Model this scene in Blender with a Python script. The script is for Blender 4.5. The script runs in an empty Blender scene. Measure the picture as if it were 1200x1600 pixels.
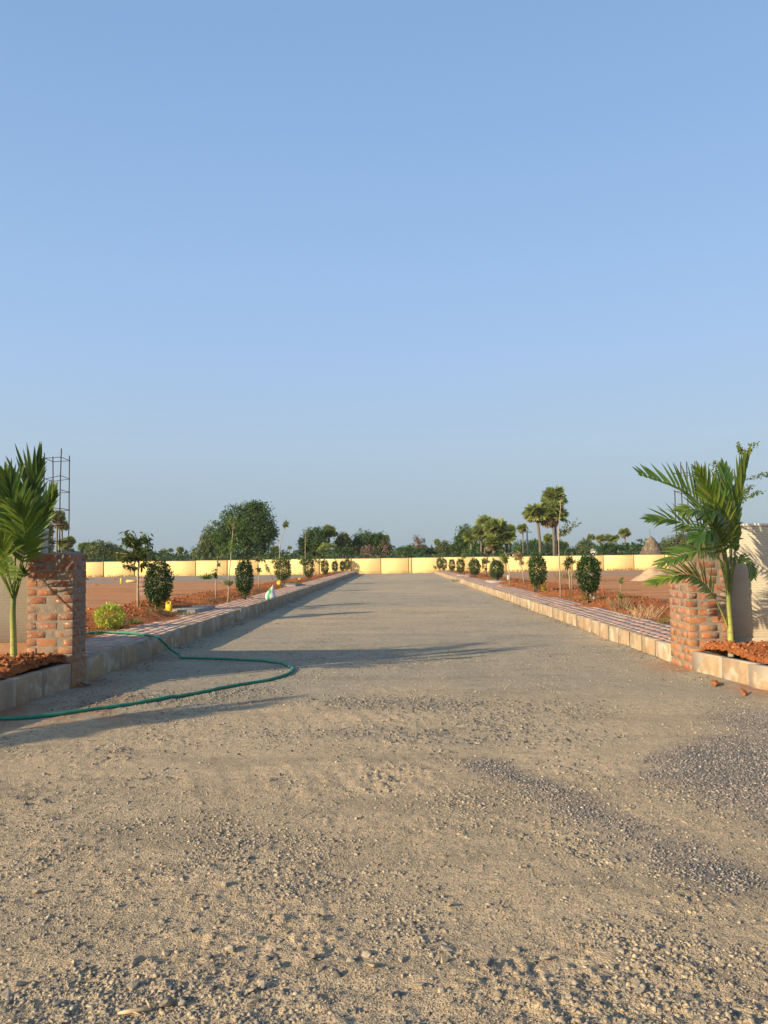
import bpy, bmesh, math
import numpy as np
from math import radians, sin, cos, pi
from mathutils import Vector, Matrix

# ------------------------------------------------------------------ camera, light, exposure
S = bpy.context.scene
COL = S.collection
F = 1200.0; PITCH = 3.49; YAW = .86; ROLL = -.77; EYE = 1.5
RM = (Matrix.Rotation(radians(YAW), 3, 'Z') @ Matrix.Rotation(radians(90 + PITCH), 3, 'X') @ Matrix.Rotation(radians(ROLL), 3, 'Z'))
cam_d = bpy.data.cameras.new('camera'); cam = bpy.data.objects.new('camera', cam_d); COL.objects.link(cam)
cam.location = (0, 0, EYE); cam.rotation_euler = RM.to_euler()
cam_d.sensor_fit = 'VERTICAL'; cam_d.sensor_height = 36; cam_d.lens = 36 * F / 1600
cam_d.clip_start = .05; cam_d.clip_end = 9000
S.camera = cam

SUN_AZ = 35.0; SUN_EL = 18.5            # the light travels towards (cos az, sin az)
tow = Vector((-cos(radians(SUN_AZ)) * cos(radians(SUN_EL)), -sin(radians(SUN_AZ)) * cos(radians(SUN_EL)), sin(radians(SUN_EL))))
sd = bpy.data.lights.new('sun', 'SUN'); sun = bpy.data.objects.new('sun', sd); COL.objects.link(sun)
sd.energy = 5.0; sd.angle = radians(.6); sd.color = (1, .80, .52)
sun.rotation_euler = (-tow).to_track_quat('-Z', 'Y').to_euler(); sun.location = (-20, -14, 12)

W = bpy.data.worlds.new('World'); S.world = W; W.use_nodes = True
wn = W.node_tree.nodes; wl = W.node_tree.links
sky = wn.new('ShaderNodeTexSky'); sky.sky_type = 'NISHITA'; sky.sun_disc = False
sky.sun_elevation = radians(SUN_EL); sky.sun_rotation = math.atan2(tow.x, tow.y)
sky.altitude = 0; sky.air_density = 1.3; sky.dust_density = 1.2; sky.ozone_density = 2.5
bg = wn['Background']; bg.inputs['Strength'].default_value = .15
# thin dusty haze of this sky: the clear-air sky is veiled by an even, greyish blue layer that thickens towards the horizon, alike all round
geo = wn.new('ShaderNodeNewGeometry'); sep = wn.new('ShaderNodeSeparateXYZ'); wl.new(geo.outputs['Incoming'], sep.inputs[0])
neg = wn.new('ShaderNodeMath'); neg.operation = 'MULTIPLY'; neg.inputs[1].default_value = -1; wl.new(sep.outputs[2], neg.inputs[0])
rmp = wn.new('ShaderNodeValToRGB'); rmp.color_ramp.interpolation = 'B_SPLINE' if False else 'LINEAR'
def _lin(c): return [((v / 255 + .055) / 1.055) ** 2.4 for v in c]
_st = [(0, (156, 174, 188)), (.035, (160, 179, 194)), (.142, (173, 195, 218)), (.24, (166, 195, 232)), (.34, (157, 191, 234)), (.50, (144, 180, 226)), (.60, (136, 173, 219)), (1, (104, 140, 186))]
while len(rmp.color_ramp.elements) < len(_st): rmp.color_ramp.elements.new(.5)
for k_, (p_, c_) in enumerate(_st): rmp.color_ramp.elements[k_].position = p_; rmp.color_ramp.elements[k_].color = (*_lin(c_), 1)
wl.new(neg.outputs[0], rmp.inputs[0])
gain = wn.new('ShaderNodeVectorMath'); gain.operation = 'SCALE'; gain.inputs['Scale'].default_value = 1 / (2 ** .7) / .15; wl.new(rmp.outputs[0], gain.inputs[0])
mxs = wn.new('ShaderNodeMix'); mxs.data_type = 'RGBA'; mxs.inputs[0].default_value = .9
dt = wn.new('ShaderNodeVectorMath'); dt.operation = 'DOT_PRODUCT'; wl.new(geo.outputs['Incoming'], dt.inputs[0]); dt.inputs[1].default_value = tuple(-v for v in tow)
mpr = wn.new('ShaderNodeMapRange'); mpr.interpolation_type = 'SMOOTHSTEP'; mpr.inputs[1].default_value = -.3; mpr.inputs[2].default_value = .8; mpr.inputs[3].default_value = .93; mpr.inputs[4].default_value = .35
wl.new(dt.outputs['Value'], mpr.inputs[0]); wl.new(mpr.outputs[0], mxs.inputs[0])   # clear towards the sun, veiled away from it
wl.new(sky.outputs[0], mxs.inputs[6]); wl.new(gain.outputs[0], mxs.inputs[7]); wl.new(mxs.outputs[2], bg.inputs[0])
S.view_settings.view_transform = 'Standard'; S.view_settings.look = 'None'
S.view_settings.gamma = 1; S.view_settings.use_curve_mapping = False
EXPO = .7
S.view_settings.exposure = EXPO

# ------------------------------------------------------------------ where things stand
def ray(px, py): return RM @ Vector(((px - 600) / F, (800 - py) / F, -1))
O = Vector((0, 0, EYE))
def G(px, py, z=0.):
    d = ray(px, py); return O + d * ((z - EYE) / d.z)
def P(px, py, Y):
    d = ray(px, py); return O + d * (Y / d.y)
RNG = np.random.default_rng(7)
def rnd(a=0., b=1.): return float(RNG.uniform(a, b))

def _h(i, j, s):
    n = (i.astype(np.int64) * 374761393 + j.astype(np.int64) * 668265263 + s * 1274126177) & 0xffffffff
    n = ((n ^ (n >> 13)) * 1274126177) & 0xffffffff
    return ((n ^ (n >> 16)) & 0xffff) / 65535.
def vn(x, y, s=0):
    i = np.floor(x); j = np.floor(y); u = x - i; v = y - j
    u = u * u * (3 - 2 * u); v = v * v * (3 - 2 * v)
    return (_h(i, j, s) * (1 - u) + _h(i + 1, j, s) * u) * (1 - v) + (_h(i, j + 1, s) * (1 - u) + _h(i + 1, j + 1, s) * u) * v
def fbm(x, y, sc, o=3, s=0):
    t = 0; a = .5
    for k in range(o):
        t = t + a * (vn(x / sc + 17.3 * k, y / sc - 9.1 * k, s + k) - .5); a *= .5; sc *= .47
    return t
def sm(a, b, x):
    t = np.clip((x - a) / (b - a), 0, 1); return t * t * (3 - 2 * t)

# ------------------------------------------------------------------ mesh helpers
def mesh(name, V, faces, smooth=False, attrs=None):
    """V (n,3); faces: list of (m,k) int arrays"""
    V = np.asarray(V, np.float32).reshape(-1, 3)
    faces = [np.asarray(f, np.int32) for f in faces if len(f)]
    me = bpy.data.meshes.new(name)
    me.vertices.add(len(V)); me.vertices.foreach_set('co', V.ravel())
    loops = np.concatenate([f.ravel() for f in faces]); tot = np.concatenate([np.full(len(f), f.shape[1], np.int32) for f in faces])
    st = np.concatenate([[0], np.cumsum(tot)[:-1]]).astype(np.int32)
    me.loops.add(len(loops)); me.loops.foreach_set('vertex_index', loops)
    me.polygons.add(len(tot)); me.polygons.foreach_set('loop_start', st); me.polygons.foreach_set('loop_total', tot)
    if smooth: me.polygons.foreach_set('use_smooth', np.ones(len(tot), bool))
    me.update(calc_edges=True)
    for k, a in (attrs or {}).items():
        at = me.attributes.new(k, 'FLOAT', 'POINT'); at.data.foreach_set('value', np.asarray(a, np.float32).ravel())
    me.validate()
    return me
def obj(name, me, mat=None, parent=None, loc=None):
    o = bpy.data.objects.new(name, me); COL.objects.link(o)
    if mat is not None and me is not None and not me.materials: me.materials.append(mat)
    if loc is not None: o.location = loc
    if parent is not None: o.parent = parent
    return o
def tag(o, label=None, cat=None, group=None, kind=None):
    if label: o['label'] = label
    if cat: o['category'] = cat
    if group: o['group'] = group
    if kind: o['kind'] = kind
    return o
def thing(name, label, cat, loc=(0, 0, 0), rz=0, group=None):
    o = bpy.data.objects.new(name, None); COL.objects.link(o); o.empty_display_size = .1
    o.location = loc; o.rotation_euler = (0, 0, rz)
    return tag(o, label, cat, group)
def copy_tree(o, parent=None):
    c = o.copy(); COL.objects.link(c)
    if parent is not None: c.parent = parent
    for ch in list(o.children): copy_tree(ch, c)
    return c
class MB:
    def __init__(s): s.V = []; s.n = 0; s.F = {}
    def add(s, V, *faces):
        V = np.asarray(V, float).reshape(-1, 3)
        for f in faces:
            f = np.asarray(f, int)
            if len(f): s.F.setdefault(f.shape[1], []).append(f + s.n)
        s.V.append(V); s.n += len(V); return s
    def mesh(s, name, smooth=False):
        return mesh(name, np.concatenate(s.V), [np.concatenate(f) for f in s.F.values()], smooth)
    def tube(s, pts, rad, n=8, cap=True):
        pts = [Vector(p) for p in pts]; m = len(pts)
        if not hasattr(rad, '__len__'): rad = [rad] * m
        up = None; V = []
        for i, p in enumerate(pts):
            t = (pts[min(i + 1, m - 1)] - pts[max(i - 1, 0)]).normalized()
            if up is None: up = t.orthogonal().normalized()
            up = (up - t * up.dot(t)).normalized(); b = t.cross(up)
            for k in range(n):
                a = 2 * pi * k / n; V.append(p + (up * cos(a) + b * sin(a)) * rad[i])
        q = [(i * n + k, i * n + (k + 1) % n, (i + 1) * n + (k + 1) % n, (i + 1) * n + k) for i in range(m - 1) for k in range(n)]
        s.add([tuple(v) for v in V], q)
        if cap:
            b0 = s.n - m * n
            for base, rev in ((b0, True), (b0 + (m - 1) * n, False)):
                r = list(range(base, base + n)); r = r[::-1] if rev else r
                s.F.setdefault(n, []).append(np.array([r]))
        return s
    def box(s, x0, x1, y0, y1, z0, z1, bev=0., M=None, jit=0.):
        b = bev
        if b <= 0:
            V = np.array([(x, y, z) for z in (z0, z1) for y in (y0, y1) for x in (x0, x1)], float)
            q = [(0, 2, 3, 1), (4, 5, 7, 6), (0, 1, 5, 4), (2, 6, 7, 3), (0, 4, 6, 2), (1, 3, 7, 5)]; fs = [q]
        else:           # chamfered box, 24 vertices
            V = []; idx = {}
            for X in (0, 1):
                for Y in (0, 1):
                    for Z in (0, 1):
                        for ax in range(3):
                            p = [[x0, x1][X], [y0, y1][Y], [z0, z1][Z]]
                            ins = [p[0] + (b if X == 0 else -b), p[1] + (b if Y == 0 else -b), p[2] + (b if Z == 0 else -b)]
                            q_ = ins[:]; q_[ax] = p[ax]; idx[(X, Y, Z, ax)] = len(V); V.append(q_)
            q = []; t = []
            I = lambda c, ax: idx[(c[0], c[1], c[2], ax)]
            for ax in range(3):
                o1, o2 = [a for a in range(3) if a != ax]
                for s_ in (0, 1):
                    cs = []
                    for u, v in ((0, 0), (1, 0), (1, 1), (0, 1)):
                        c = [0, 0, 0]; c[ax] = s_; c[o1] = u; c[o2] = v; cs.append(I(c, ax))
                    q.append(cs)
            for ax in range(3):        # edges along ax
                o1, o2 = [a for a in range(3) if a != ax]
                for u in (0, 1):
                    for v in (0, 1):
                        c0 = [0, 0, 0]; c0[o1] = u; c0[o2] = v; c1 = c0[:]; c1[ax] = 1
                        q.append([I(c0, o1), I(c1, o1), I(c1, o2), I(c0, o2)])
            for X in (0, 1):
                for Y in (0, 1):
                    for Z in (0, 1): t.append([idx[(X, Y, Z, a)] for a in range(3)])
            V = np.array(V, float)
            cc = V.mean(0)
            def fix(f):
                p = V[f]; n = np.cross(p[1] - p[0], p[2] - p[0]); return f if np.dot(n, p.mean(0) - cc) > 0 else f[::-1]
            fs = [[fix(f) for f in q], [fix(f) for f in t]]
        if jit: V = V + RNG.uniform(-jit, jit, V.shape)
        if M is not None: V = np.array([tuple(M @ Vector(v)) for v in V])
        return s.add(V, *fs)

# ------------------------------------------------------------------ materials
def new_mat(name, rough=.8, spec=.3):
    m = bpy.data.materials.new(name); m.use_nodes = True
    b = m.node_tree.nodes['Principled BSDF']; b.inputs['Roughness'].default_value = rough
    b.inputs['Specular IOR Level'].default_value = spec
    return m, m.node_tree, b
class T:
    """small node writer"""
    def __init__(s, nt): s.nt = nt
    def n(s, t, **kw):
        x = s.nt.nodes.new('ShaderNode' + t)
        for k, v in kw.items(): setattr(x, k, v)
        return x
    def put(s, sock, v):
        if isinstance(v, bpy.types.NodeSocket): s.nt.links.new(v, sock)
        elif isinstance(v, (tuple, list)) and len(v) == 3 and sock.type == 'RGBA': sock.default_value = (*v, 1)
        else: sock.default_value = v
    def noise(s, scale, detail=4, rough=.55, vec=None, out=0, dist=0):
        x = s.n('TexNoise'); x.inputs['Scale'].default_value = scale; x.inputs['Detail'].default_value = detail
        x.inputs['Roughness'].default_value = rough; x.inputs['Distortion'].default_value = dist
        s.put(x.inputs['Vector'], vec if vec is not None else s.pos()); return x.outputs[out]
    def voro(s, scale, vec=None, out=0, feature='F1'):
        x = s.n('TexVoronoi'); x.feature = feature; x.inputs['Scale'].default_value = scale
        s.put(x.inputs['Vector'], vec if vec is not None else s.pos()); return x.outputs[out]
    def pos(s):
        if not hasattr(s, '_p'): s._p = s.n('NewGeometry').outputs['Position']
        return s._p
    def objco(s):
        if not hasattr(s, '_o'): s._o = s.n('TexCoord').outputs['Object']
        return s._o
    def scale(s, v, sc):
        x = s.n('VectorMath', operation='MULTIPLY'); s.put(x.inputs[0], v); x.inputs[1].default_value = sc; return x.outputs[0]
    def island(s): return s.n('NewGeometry').outputs['Random Per Island']
    def objrand(s): return s.n('ObjectInfo').outputs['Random']
    def attr(s, nm): return s.n('Attribute', attribute_name=nm).outputs['Fac']
    def math(s, op, a, b=0., clamp=False):
        x = s.n('Math', operation=op, use_clamp=clamp); s.put(x.inputs[0], a); s.put(x.inputs[1], b); return x.outputs[0]
    def mr(s, v, a, b, c=0., d=1., smooth=False):
        x = s.n('MapRange'); x.clamp = True
        if smooth: x.interpolation_type = 'SMOOTHSTEP'
        s.put(x.inputs[0], v)
        for k, q in enumerate((a, b, c, d)): x.inputs[k + 1].default_value = q
        return x.outputs[0]
    def mix(s, f, a, b, mode='MIX'):
        x = s.n('Mix', data_type='RGBA', blend_type=mode); s.put(x.inputs[0], f); s.put(x.inputs[6], a); s.put(x.inputs[7], b); return x.outputs[2]
    def ramp(s, v, stops, const=False):
        x = s.n('ValToRGB'); e = x.color_ramp.elements
        if const: x.color_ramp.interpolation = 'CONSTANT'
        while len(e) < len(stops): e.new(.5)
        for k, (p, c) in enumerate(stops): e[k].position = p; e[k].color = (*c, 1)
        s.put(x.inputs[0], v); return x.outputs[0]
    def bump(s, h, strength=.5, dist=.01, nrm=None):
        x = s.n('Bump'); x.inputs['Strength'].default_value = strength; x.inputs['Distance'].default_value = dist
        s.put(x.inputs['Height'], h)
        if nrm is not None: s.put(x.inputs['Normal'], nrm)
        return x.outputs[0]
MT = {}
def leaf_mat(name, stops, rough=.5, trans=.3, tcol=None):
    m, nt, b = new_mat(name, rough, .35); t = T(nt)
    c = t.ramp(t.island(), stops)
    c = t.mix(t.mr(t.noise(1.3, 2), .35, .65, 0, .35), c, tuple(x * .7 for x in stops[0][1]))
    t.put(b.inputs['Base Color'], c)
    tr = t.n('BsdfTranslucent'); t.put(tr.inputs[0], t.mix(.5, c, tcol or tuple(min(1, x * 2.2) for x in stops[-1][1])))
    mx = t.n('MixShader'); mx.inputs[0].default_value = trans
    nt.links.new(b.outputs[0], mx.inputs[1]); nt.links.new(tr.outputs[0], mx.inputs[2])
    nt.links.new(mx.outputs[0], nt.nodes['Material Output'].inputs[0]); MT[name] = m; return m

# road and apron: compacted dust with crushed stone
m, nt, b = new_mat('road_dust', .95, .15); t = T(nt); MT['road'] = m
p = t.pos()
tan = t.mix(t.mr(t.noise(1.1, 5, .6), .35, .65), (.60, .45, .285), (.47, .355, .225))
tan = t.mix(t.mr(t.noise(14, 5, .65), .42, .62), tan, (.46, .355, .225))
tan = t.mix(t.mr(t.noise(70, 3, .6), .5, .72, 0, .5), tan, (.22, .175, .13))
gre = t.mix(t.mr(t.noise(2.2, 5, .6), .3, .7), (.33, .285, .21), (.42, .36, .26))
gre = t.mix(t.mr(t.noise(45, 4, .7), .45, .68, 0, .7), gre, (.17, .155, .13))
gre = t.mix(t.mr(t.noise(120, 2, .7, out=0), .55, .75, 0, .5), gre, (.42, .35, .25))
col = t.mix(t.attr('grey'), tan, gre)
col = t.mix(t.attr('chip'), col, (.20, .18, .165))
vc = t.voro(95, out=1)
sp = t.n('SeparateColor'); t.put(sp.inputs[0], vc)
col = t.mix(t.mr(sp.outputs[0], .80, .9, 0, .55), col, (.13, .115, .10))
col = t.mix(t.mr(sp.outputs[1], .88, .95, 0, .25), col, (.52, .44, .31))
col = t.mix(t.mr(t.attr('red'), 0, 1, 0, .8), col, (.34, .15, .07))
streak = t.noise(1, 5, .65, t.scale(p, (.5, 1.6, 1)))
col = t.mix(t.mr(streak, .5, .64, 0, .45), col, (.20, .17, .125))
tr_ = t.noise(1, 5, .7, t.scale(p, (2.4, .22, 1)))
col = t.mix(t.math('MULTIPLY', t.mr(tr_, .5, .6, 0, .35), t.attr('grey')), col, (.42, .345, .24))
spk = t.noise(9, 6, .8)
col = t.mix(t.mr(spk, .54, .62, 0, .4), col, (.17, .145, .115))
col = t.mix(t.mr(spk, .46, .38, 0, .4), col, (.46, .37, .25))
t.put(b.inputs['Base Color'], col)
hn = t.math('ADD', t.math('MULTIPLY', t.noise(60, 5, .7), 1.), t.math('MULTIPLY', t.voro(110), -.5))
n1_ = t.bump(t.noise(9, 6, .8), .8, .03)
t.put(b.inputs['Normal'], t.bump(hn, .9, .012, n1_))

def stone_mat(name, stops, dust=(.40, .31, .21), da=.45):
    m, nt, b = new_mat(name, .9, .25); t = T(nt)
    c = t.ramp(t.island(), stops)
    c = t.mix(t.mr(t.noise(40, 3), .4, .65, 0, .5), c, stops[0][1])
    c = t.mix(t.mr(t.noise(25, 4, .6), .45, .62, 0, da), c, dust)
    t.put(b.inputs['Base Color'], c); t.put(b.inputs['Normal'], t.bump(t.noise(130, 3, .7), .5, .004)); MT[name] = m
stone_mat('gravel', [(0, (.12, .115, .105)), (.35, (.22, .20, .17)), (.75, (.33, .28, .205)), (1, (.47, .38, .26))], dust=(.44, .335, .21), da=.5)
stone_mat('dark_gravel', [(0, (.085, .082, .078)), (.5, (.16, .15, .135)), (.85, (.25, .225, .18)), (1, (.36, .31, .23))], da=.25)
stone_mat('chips', [(0, (.095, .09, .095)), (.5, (.21, .193, .19)), (.85, (.34, .30, .265)), (1, (.50, .44, .37))], da=.18)
stone_mat('clods', [(0, (.17, .055, .02)), (.5, (.29, .095, .033)), (1, (.40, .155, .06))], dust=(.33, .12, .045), da=.5)

m, nt, b = new_mat('soil', .95, .1); t = T(nt); MT['soil'] = m
lev = t.mix(t.mr(t.noise(.25, 5, .6, t.scale(t.pos(), (.6, 1, 1))), .4, .62), (.50, .215, .085), (.43, .20, .09))
lev = t.mix(t.mr(t.noise(.9, 5, .65, t.scale(t.pos(), (.5, 1.4, 1))), .5, .66, 0, .7), lev, (.50, .28, .13))
lev = t.mix(t.mr(t.noise(6, 4, .7), .5, .7, 0, .5), lev, (.33, .14, .06))
lev = t.mix(t.mr(t.noise(1, 5, .7, t.scale(t.pos(), (.22, 1.1, 1))), .5, .6, 0, .6), lev, (.27, .12, .055))
lev = t.mix(t.mr(t.noise(1, 5, .65, t.scale(t.pos(), (.12, .5, 1))), .53, .63, 0, .6), lev, (.40, .29, .19))
bed = t.mix(t.mr(t.noise(3, 5, .7), .4, .65), (.34, .115, .038), (.25, .08, .028))
bed = t.mix(t.mr(t.noise(18, 4, .7), .5, .7, 0, .7), bed, (.44, .18, .07))
gr = t.mix(t.mr(t.noise(1.2, 5, .65, t.scale(t.pos(), (.5, 1.4, 1))), .42, .6), (.33, .26, .19), (.25, .20, .155))
col = t.mix(t.attr('bed'), lev, bed); col = t.mix(t.attr('grey'), col, gr)
col = t.mix(t.attr('far'), col, (.20, .17, .08))
t.put(b.inputs['Base Color'], col); t.put(b.inputs['Normal'], t.bump(t.noise(22, 5, .75), .9, .04))

def simple(name, c1, c2, sc=6, rough=.85, bs=.3, bd=.004, bsc=60, spec=.25, obr=0., c3=None, usepos=True):
    m, nt, b = new_mat(name, rough, spec); t = T(nt)
    c = t.mix(t.mr(t.noise(sc, 5, .6), .38, .64), c1, c2)
    if c3: c = t.mix(t.mr(t.noise(sc * 2.7, 4, .65), .52, .66, 0, .8), c, c3)
    if obr: c = t.mix(t.mr(t.objrand(), 0, 1, 0, obr), c, tuple(x * .55 for x in c1))
    t.put(b.inputs['Base Color'], c); t.put(b.inputs['Normal'], t.bump(t.noise(bsc, 4, .7), bs, bd)); MT[name] = m; return m
simple('mortar', (.235, .195, .15), (.17, .145, .115), 9, .95, .7, .008, 45, c3=(.28, .215, .155))
simple('joint', (.38, .31, .235), (.30, .25, .19), 5, .95, .6, .006)
simple('cream_wall_dust', (.50, .30, .17), (.36, .18, .09), 5, .9)
simple('plinth', (.36, .32, .26), (.28, .22, .16), 4, .9)
simple('rebar', (.045, .03, .032), (.075, .045, .04), 30, .7)
simple('blue_pipe', (.20, .25, .36), (.15, .20, .30), 4, .5)
simple('hose', (.010, .17, .10), (.016, .21, .125), 8, .5, .15, .002, spec=.4, c3=(.10, .17, .10))
simple('slab', (.34, .31, .27), (.26, .24, .21), 4, .9)
simple('pink_stone', (.26, .17, .14), (.19, .12, .10), 5, .9)
simple('yellow_plastic', (.72, .46, .02), (.60, .36, .02), 8, .4)
simple('white_sack', (.62, .64, .62), (.52, .55, .54), 8, .6)
simple('green_print', (.05, .30, .10), (.07, .34, .13), 8, .6)
simple('sand', (.43, .30, .19), (.36, .24, .15), 3, .95)
simple('dry_straw', (.52, .40, .25), (.40, .29, .17), 20, .8)
simple('bark', (.20, .155, .11), (.13, .10, .075), 14, .9, .6, .01, 40)
simple('pale_bark', (.36, .30, .21), (.25, .20, .14), 14, .9, .6, .01, 40)
simple('palm_bark', (.16, .13, .105), (.10, .082, .068), 6, .9, .6, .03, 12)
simple('thatch', (.20, .155, .11), (.12, .093, .068), 3, .95, .8, .04, 9, c3=(.27, .22, .16))
simple('whitewash', (.62, .60, .55), (.52, .50, .45), 2, .8)
simple('dark_roof', (.05, .045, .045), (.08, .07, .065), 2, .8)
simple('concrete_pole', (.38, .36, .33), (.30, .28, .26), 3, .8)
simple('coping', (.16, .13, .08), (.12, .10, .07), 1, .9)
simple('wire', (.07, .07, .07), (.10, .10, .10), 1, .5)

m, nt, b = new_mat('yellow_wall', .85, .2); t = T(nt); MT['yellow_wall'] = m
c = t.mix(t.mr(t.noise(.5, 5, .6), .35, .65, 0, .6), (.81, .58, .255), (.76, .53, .22))
sx = t.n('SeparateXYZ'); t.put(sx.inputs[0], t.pos())
c = t.mix(t.math('MULTIPLY', t.mr(sx.outputs[2], .05, .35, 1, 0), t.mr(t.noise(2.2, 4), .35, .6, .1, .6)), c, (.42, .24, .11))
c = t.mix(t.mr(t.noise(1.5, 4, .6, t.scale(t.pos(), (1.6, 1, .25))), .55, .75, 0, .3), c, (.52, .40, .22))
t.put(b.inputs['Base Color'], c); t.put(b.inputs['Normal'], t.bump(t.noise(6, 3), .25, .01))
simple('wall_post', (.42, .29, .11), (.36, .25, .10), 1, .85)  # darker than the panels: the shade beside each pilaster put into the post colour

# cream cladding: fine uneven courses a few centimetres high
m, nt, b = new_mat('cream_wall', .9, .2); t = T(nt); MT['cream'] = m
br = t.n('TexBrick'); br.inputs['Scale'].default_value = 1.; br.inputs['Brick Width'].default_value = .16; br.inputs['Row Height'].default_value = .034
br.inputs['Mortar Size'].default_value = .0045; br.inputs['Mortar Smooth'].default_value = .4
sx = t.n('SeparateXYZ'); t.put(sx.inputs[0], t.pos()); cx = t.n('CombineXYZ'); t.put(cx.inputs[0], sx.outputs[0]); t.put(cx.inputs[1], sx.outputs[2])
wob = t.n('VectorMath', operation='ADD'); t.put(wob.inputs[0], cx.outputs[0]); t.put(wob.inputs[1], t.scale(t.noise(5, 3, out=1), (.012, .012, 0)))
t.put(br.inputs['Vector'], wob.outputs[0])
c = t.mix(t.mr(t.noise(2.5, 5, .6), .35, .65), (.47, .43, .335), (.41, .37, .285))
c = t.mix(t.mr(sx.outputs[2], .3, .75, .5, 0), c, (.44, .30, .19))
c = t.mix(t.math('MULTIPLY', br.outputs['Fac'], .35), c, (.33, .29, .22))
t.put(b.inputs['Base Color'], c)
h = t.math('ADD', t.math('MULTIPLY', br.outputs['Fac'], -.6), t.noise(60, 4, .7))
t.put(b.inputs['Normal'], t.bump(h, .7, .006))

# old clamp-fired bricks, each its own tone, smeared with mortar
m, nt, b = new_mat('brick', .9, .2); t = T(nt); MT['brick'] = m
c = t.ramp(t.objrand(), [(0, (.17, .062, .040)), (.35, (.24, .085, .048)), (.7, (.29, .12, .065)), (1, (.21, .125, .09))])
c = t.mix(t.mr(t.noise(22, 4, .65), .42, .65, 0, .6), c, (.35, .17, .09))
sm_ = t.noise(9, 6, .7)
c = t.mix(t.mr(sm_, .49, .58, 0, .85), c, (.24, .20, .155))
sxb = t.n('SeparateXYZ'); t.put(sxb.inputs[0], t.pos())
c = t.mix(t.math('MULTIPLY', t.mr(sxb.outputs[2], .25, .85, .6, 0), t.mr(t.noise(4, 4), .4, .6, .3, 1)), c, (.44, .19, .06))
c = t.mix(t.mr(t.noise(30, 3, .6), .64, .7, 0, .9), c, (.60, .55, .48))
t.put(b.inputs['Base Color'], c); t.put(b.inputs['Normal'], t.bump(t.noise(80, 5, .8), .7, .004))

m, nt, b = new_mat('kerb_concrete', .9, .2); t = T(nt); MT['kerb'] = m
c = t.ramp(t.objrand(), [(0, (.32, .215, .13)), (.4, (.36, .255, .165)), (.75, (.28, .22, .155)), (1, (.37, .26, .15))])
c = t.mix(t.mr(t.noise(5, 5, .65), .4, .62, 0, .8), c, (.25, .18, .105))
c = t.mix(t.mr(t.noise(3.2, 5, .65), .5, .6, 0, .8), c, (.43, .365, .28))
c = t.mix(t.mr(t.noise(1, 4, .6, t.scale(t.pos(), (9, 9, 1.5))), .52, .68, 0, .6), c, (.22, .18, .13))
c = t.mix(t.mr(t.attr('red'), 0, 1, 0, .6), c, (.40, .21, .12))
t.put(b.inputs['Base Color'], c); t.put(b.inputs['Normal'], t.bump(t.noise(40, 5, .7), .6, .008))

for nm, a_, b_ in (('tile_pink', (.45, .26, .20), (.41, .24, .18)), ('tile_grey', (.24, .215, .205), (.30, .255, .235)), ('tile_pale', (.45, .335, .265), (.41, .30, .23))):
    m, nt, b = new_mat(nm, .8, .25); t = T(nt); MT[nm] = m
    c = t.mix(t.mr(t.noise(12, 4), .4, .6), a_, b_)
    c = t.mix(t.mr(t.noise(1.6, 5, .65), .42, .68, .08, .6), c, (.40, .24, .15))
    t.put(b.inputs['Base Color'], c); t.put(b.inputs['Normal'], t.bump(t.noise(60, 3), .3, .004))

leaf_mat('ficus', [(0, (.014, .035, .008)), (.6, (.028, .068, .013)), (1, (.055, .115, .02))], .4, .22)
leaf_mat('lime', [(0, (.14, .22, .02)), (.5, (.36, .44, .04)), (1, (.58, .60, .09))], .45, .3)
leaf_mat('mango', [(0, (.03, .055, .012)), (.6, (.06, .10, .02)), (1, (.12, .15, .03))], .45, .3)
leaf_mat('fresh', [(0, (.05, .10, .015)), (.6, (.10, .17, .025)), (1, (.18, .24, .05))], .5, .35)
leaf_mat('dry_leaf', [(0, (.20, .12, .05)), (.6, (.34, .22, .09)), (1, (.20, .19, .06))], .7, .2)
leaf_mat('dry_weed', [(0, (.19, .13, .07)), (.6, (.30, .21, .12)), (1, (.17, .15, .06))], .8, .2)
leaf_mat('weed', [(0, (.05, .08, .02)), (.6, (.10, .13, .03)), (1, (.20, .19, .07))], .6, .3)
leaf_mat('dark_tree', [(0, (.018, .052, .010)), (.6, (.045, .105, .015)), (1, (.12, .175, .028))], .6, .3)
leaf_mat('olive_tree', [(0, (.055, .08, .025)), (.6, (.10, .14, .035)), (1, (.16, .18, .055))], .6, .3)
leaf_mat('bare_tree', [(0, (.13, .085, .06)), (.6, (.19, .125, .09)), (1, (.11, .11, .05))], .7, .1)
leaf_mat('brush', [(0, (.016, .042, .012)), (.6, (.035, .08, .018)), (1, (.07, .12, .028))], .6, .25)
leaf_mat('fan', [(0, (.11, .155, .035)), (.5, (.20, .25, .06)), (1, (.31, .33, .10))], .5, .35)
leaf_mat('fan_dry', [(0, (.14, .085, .05)), (.6, (.22, .14, .075)), (1, (.28, .19, .10))], .7, .1)
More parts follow.
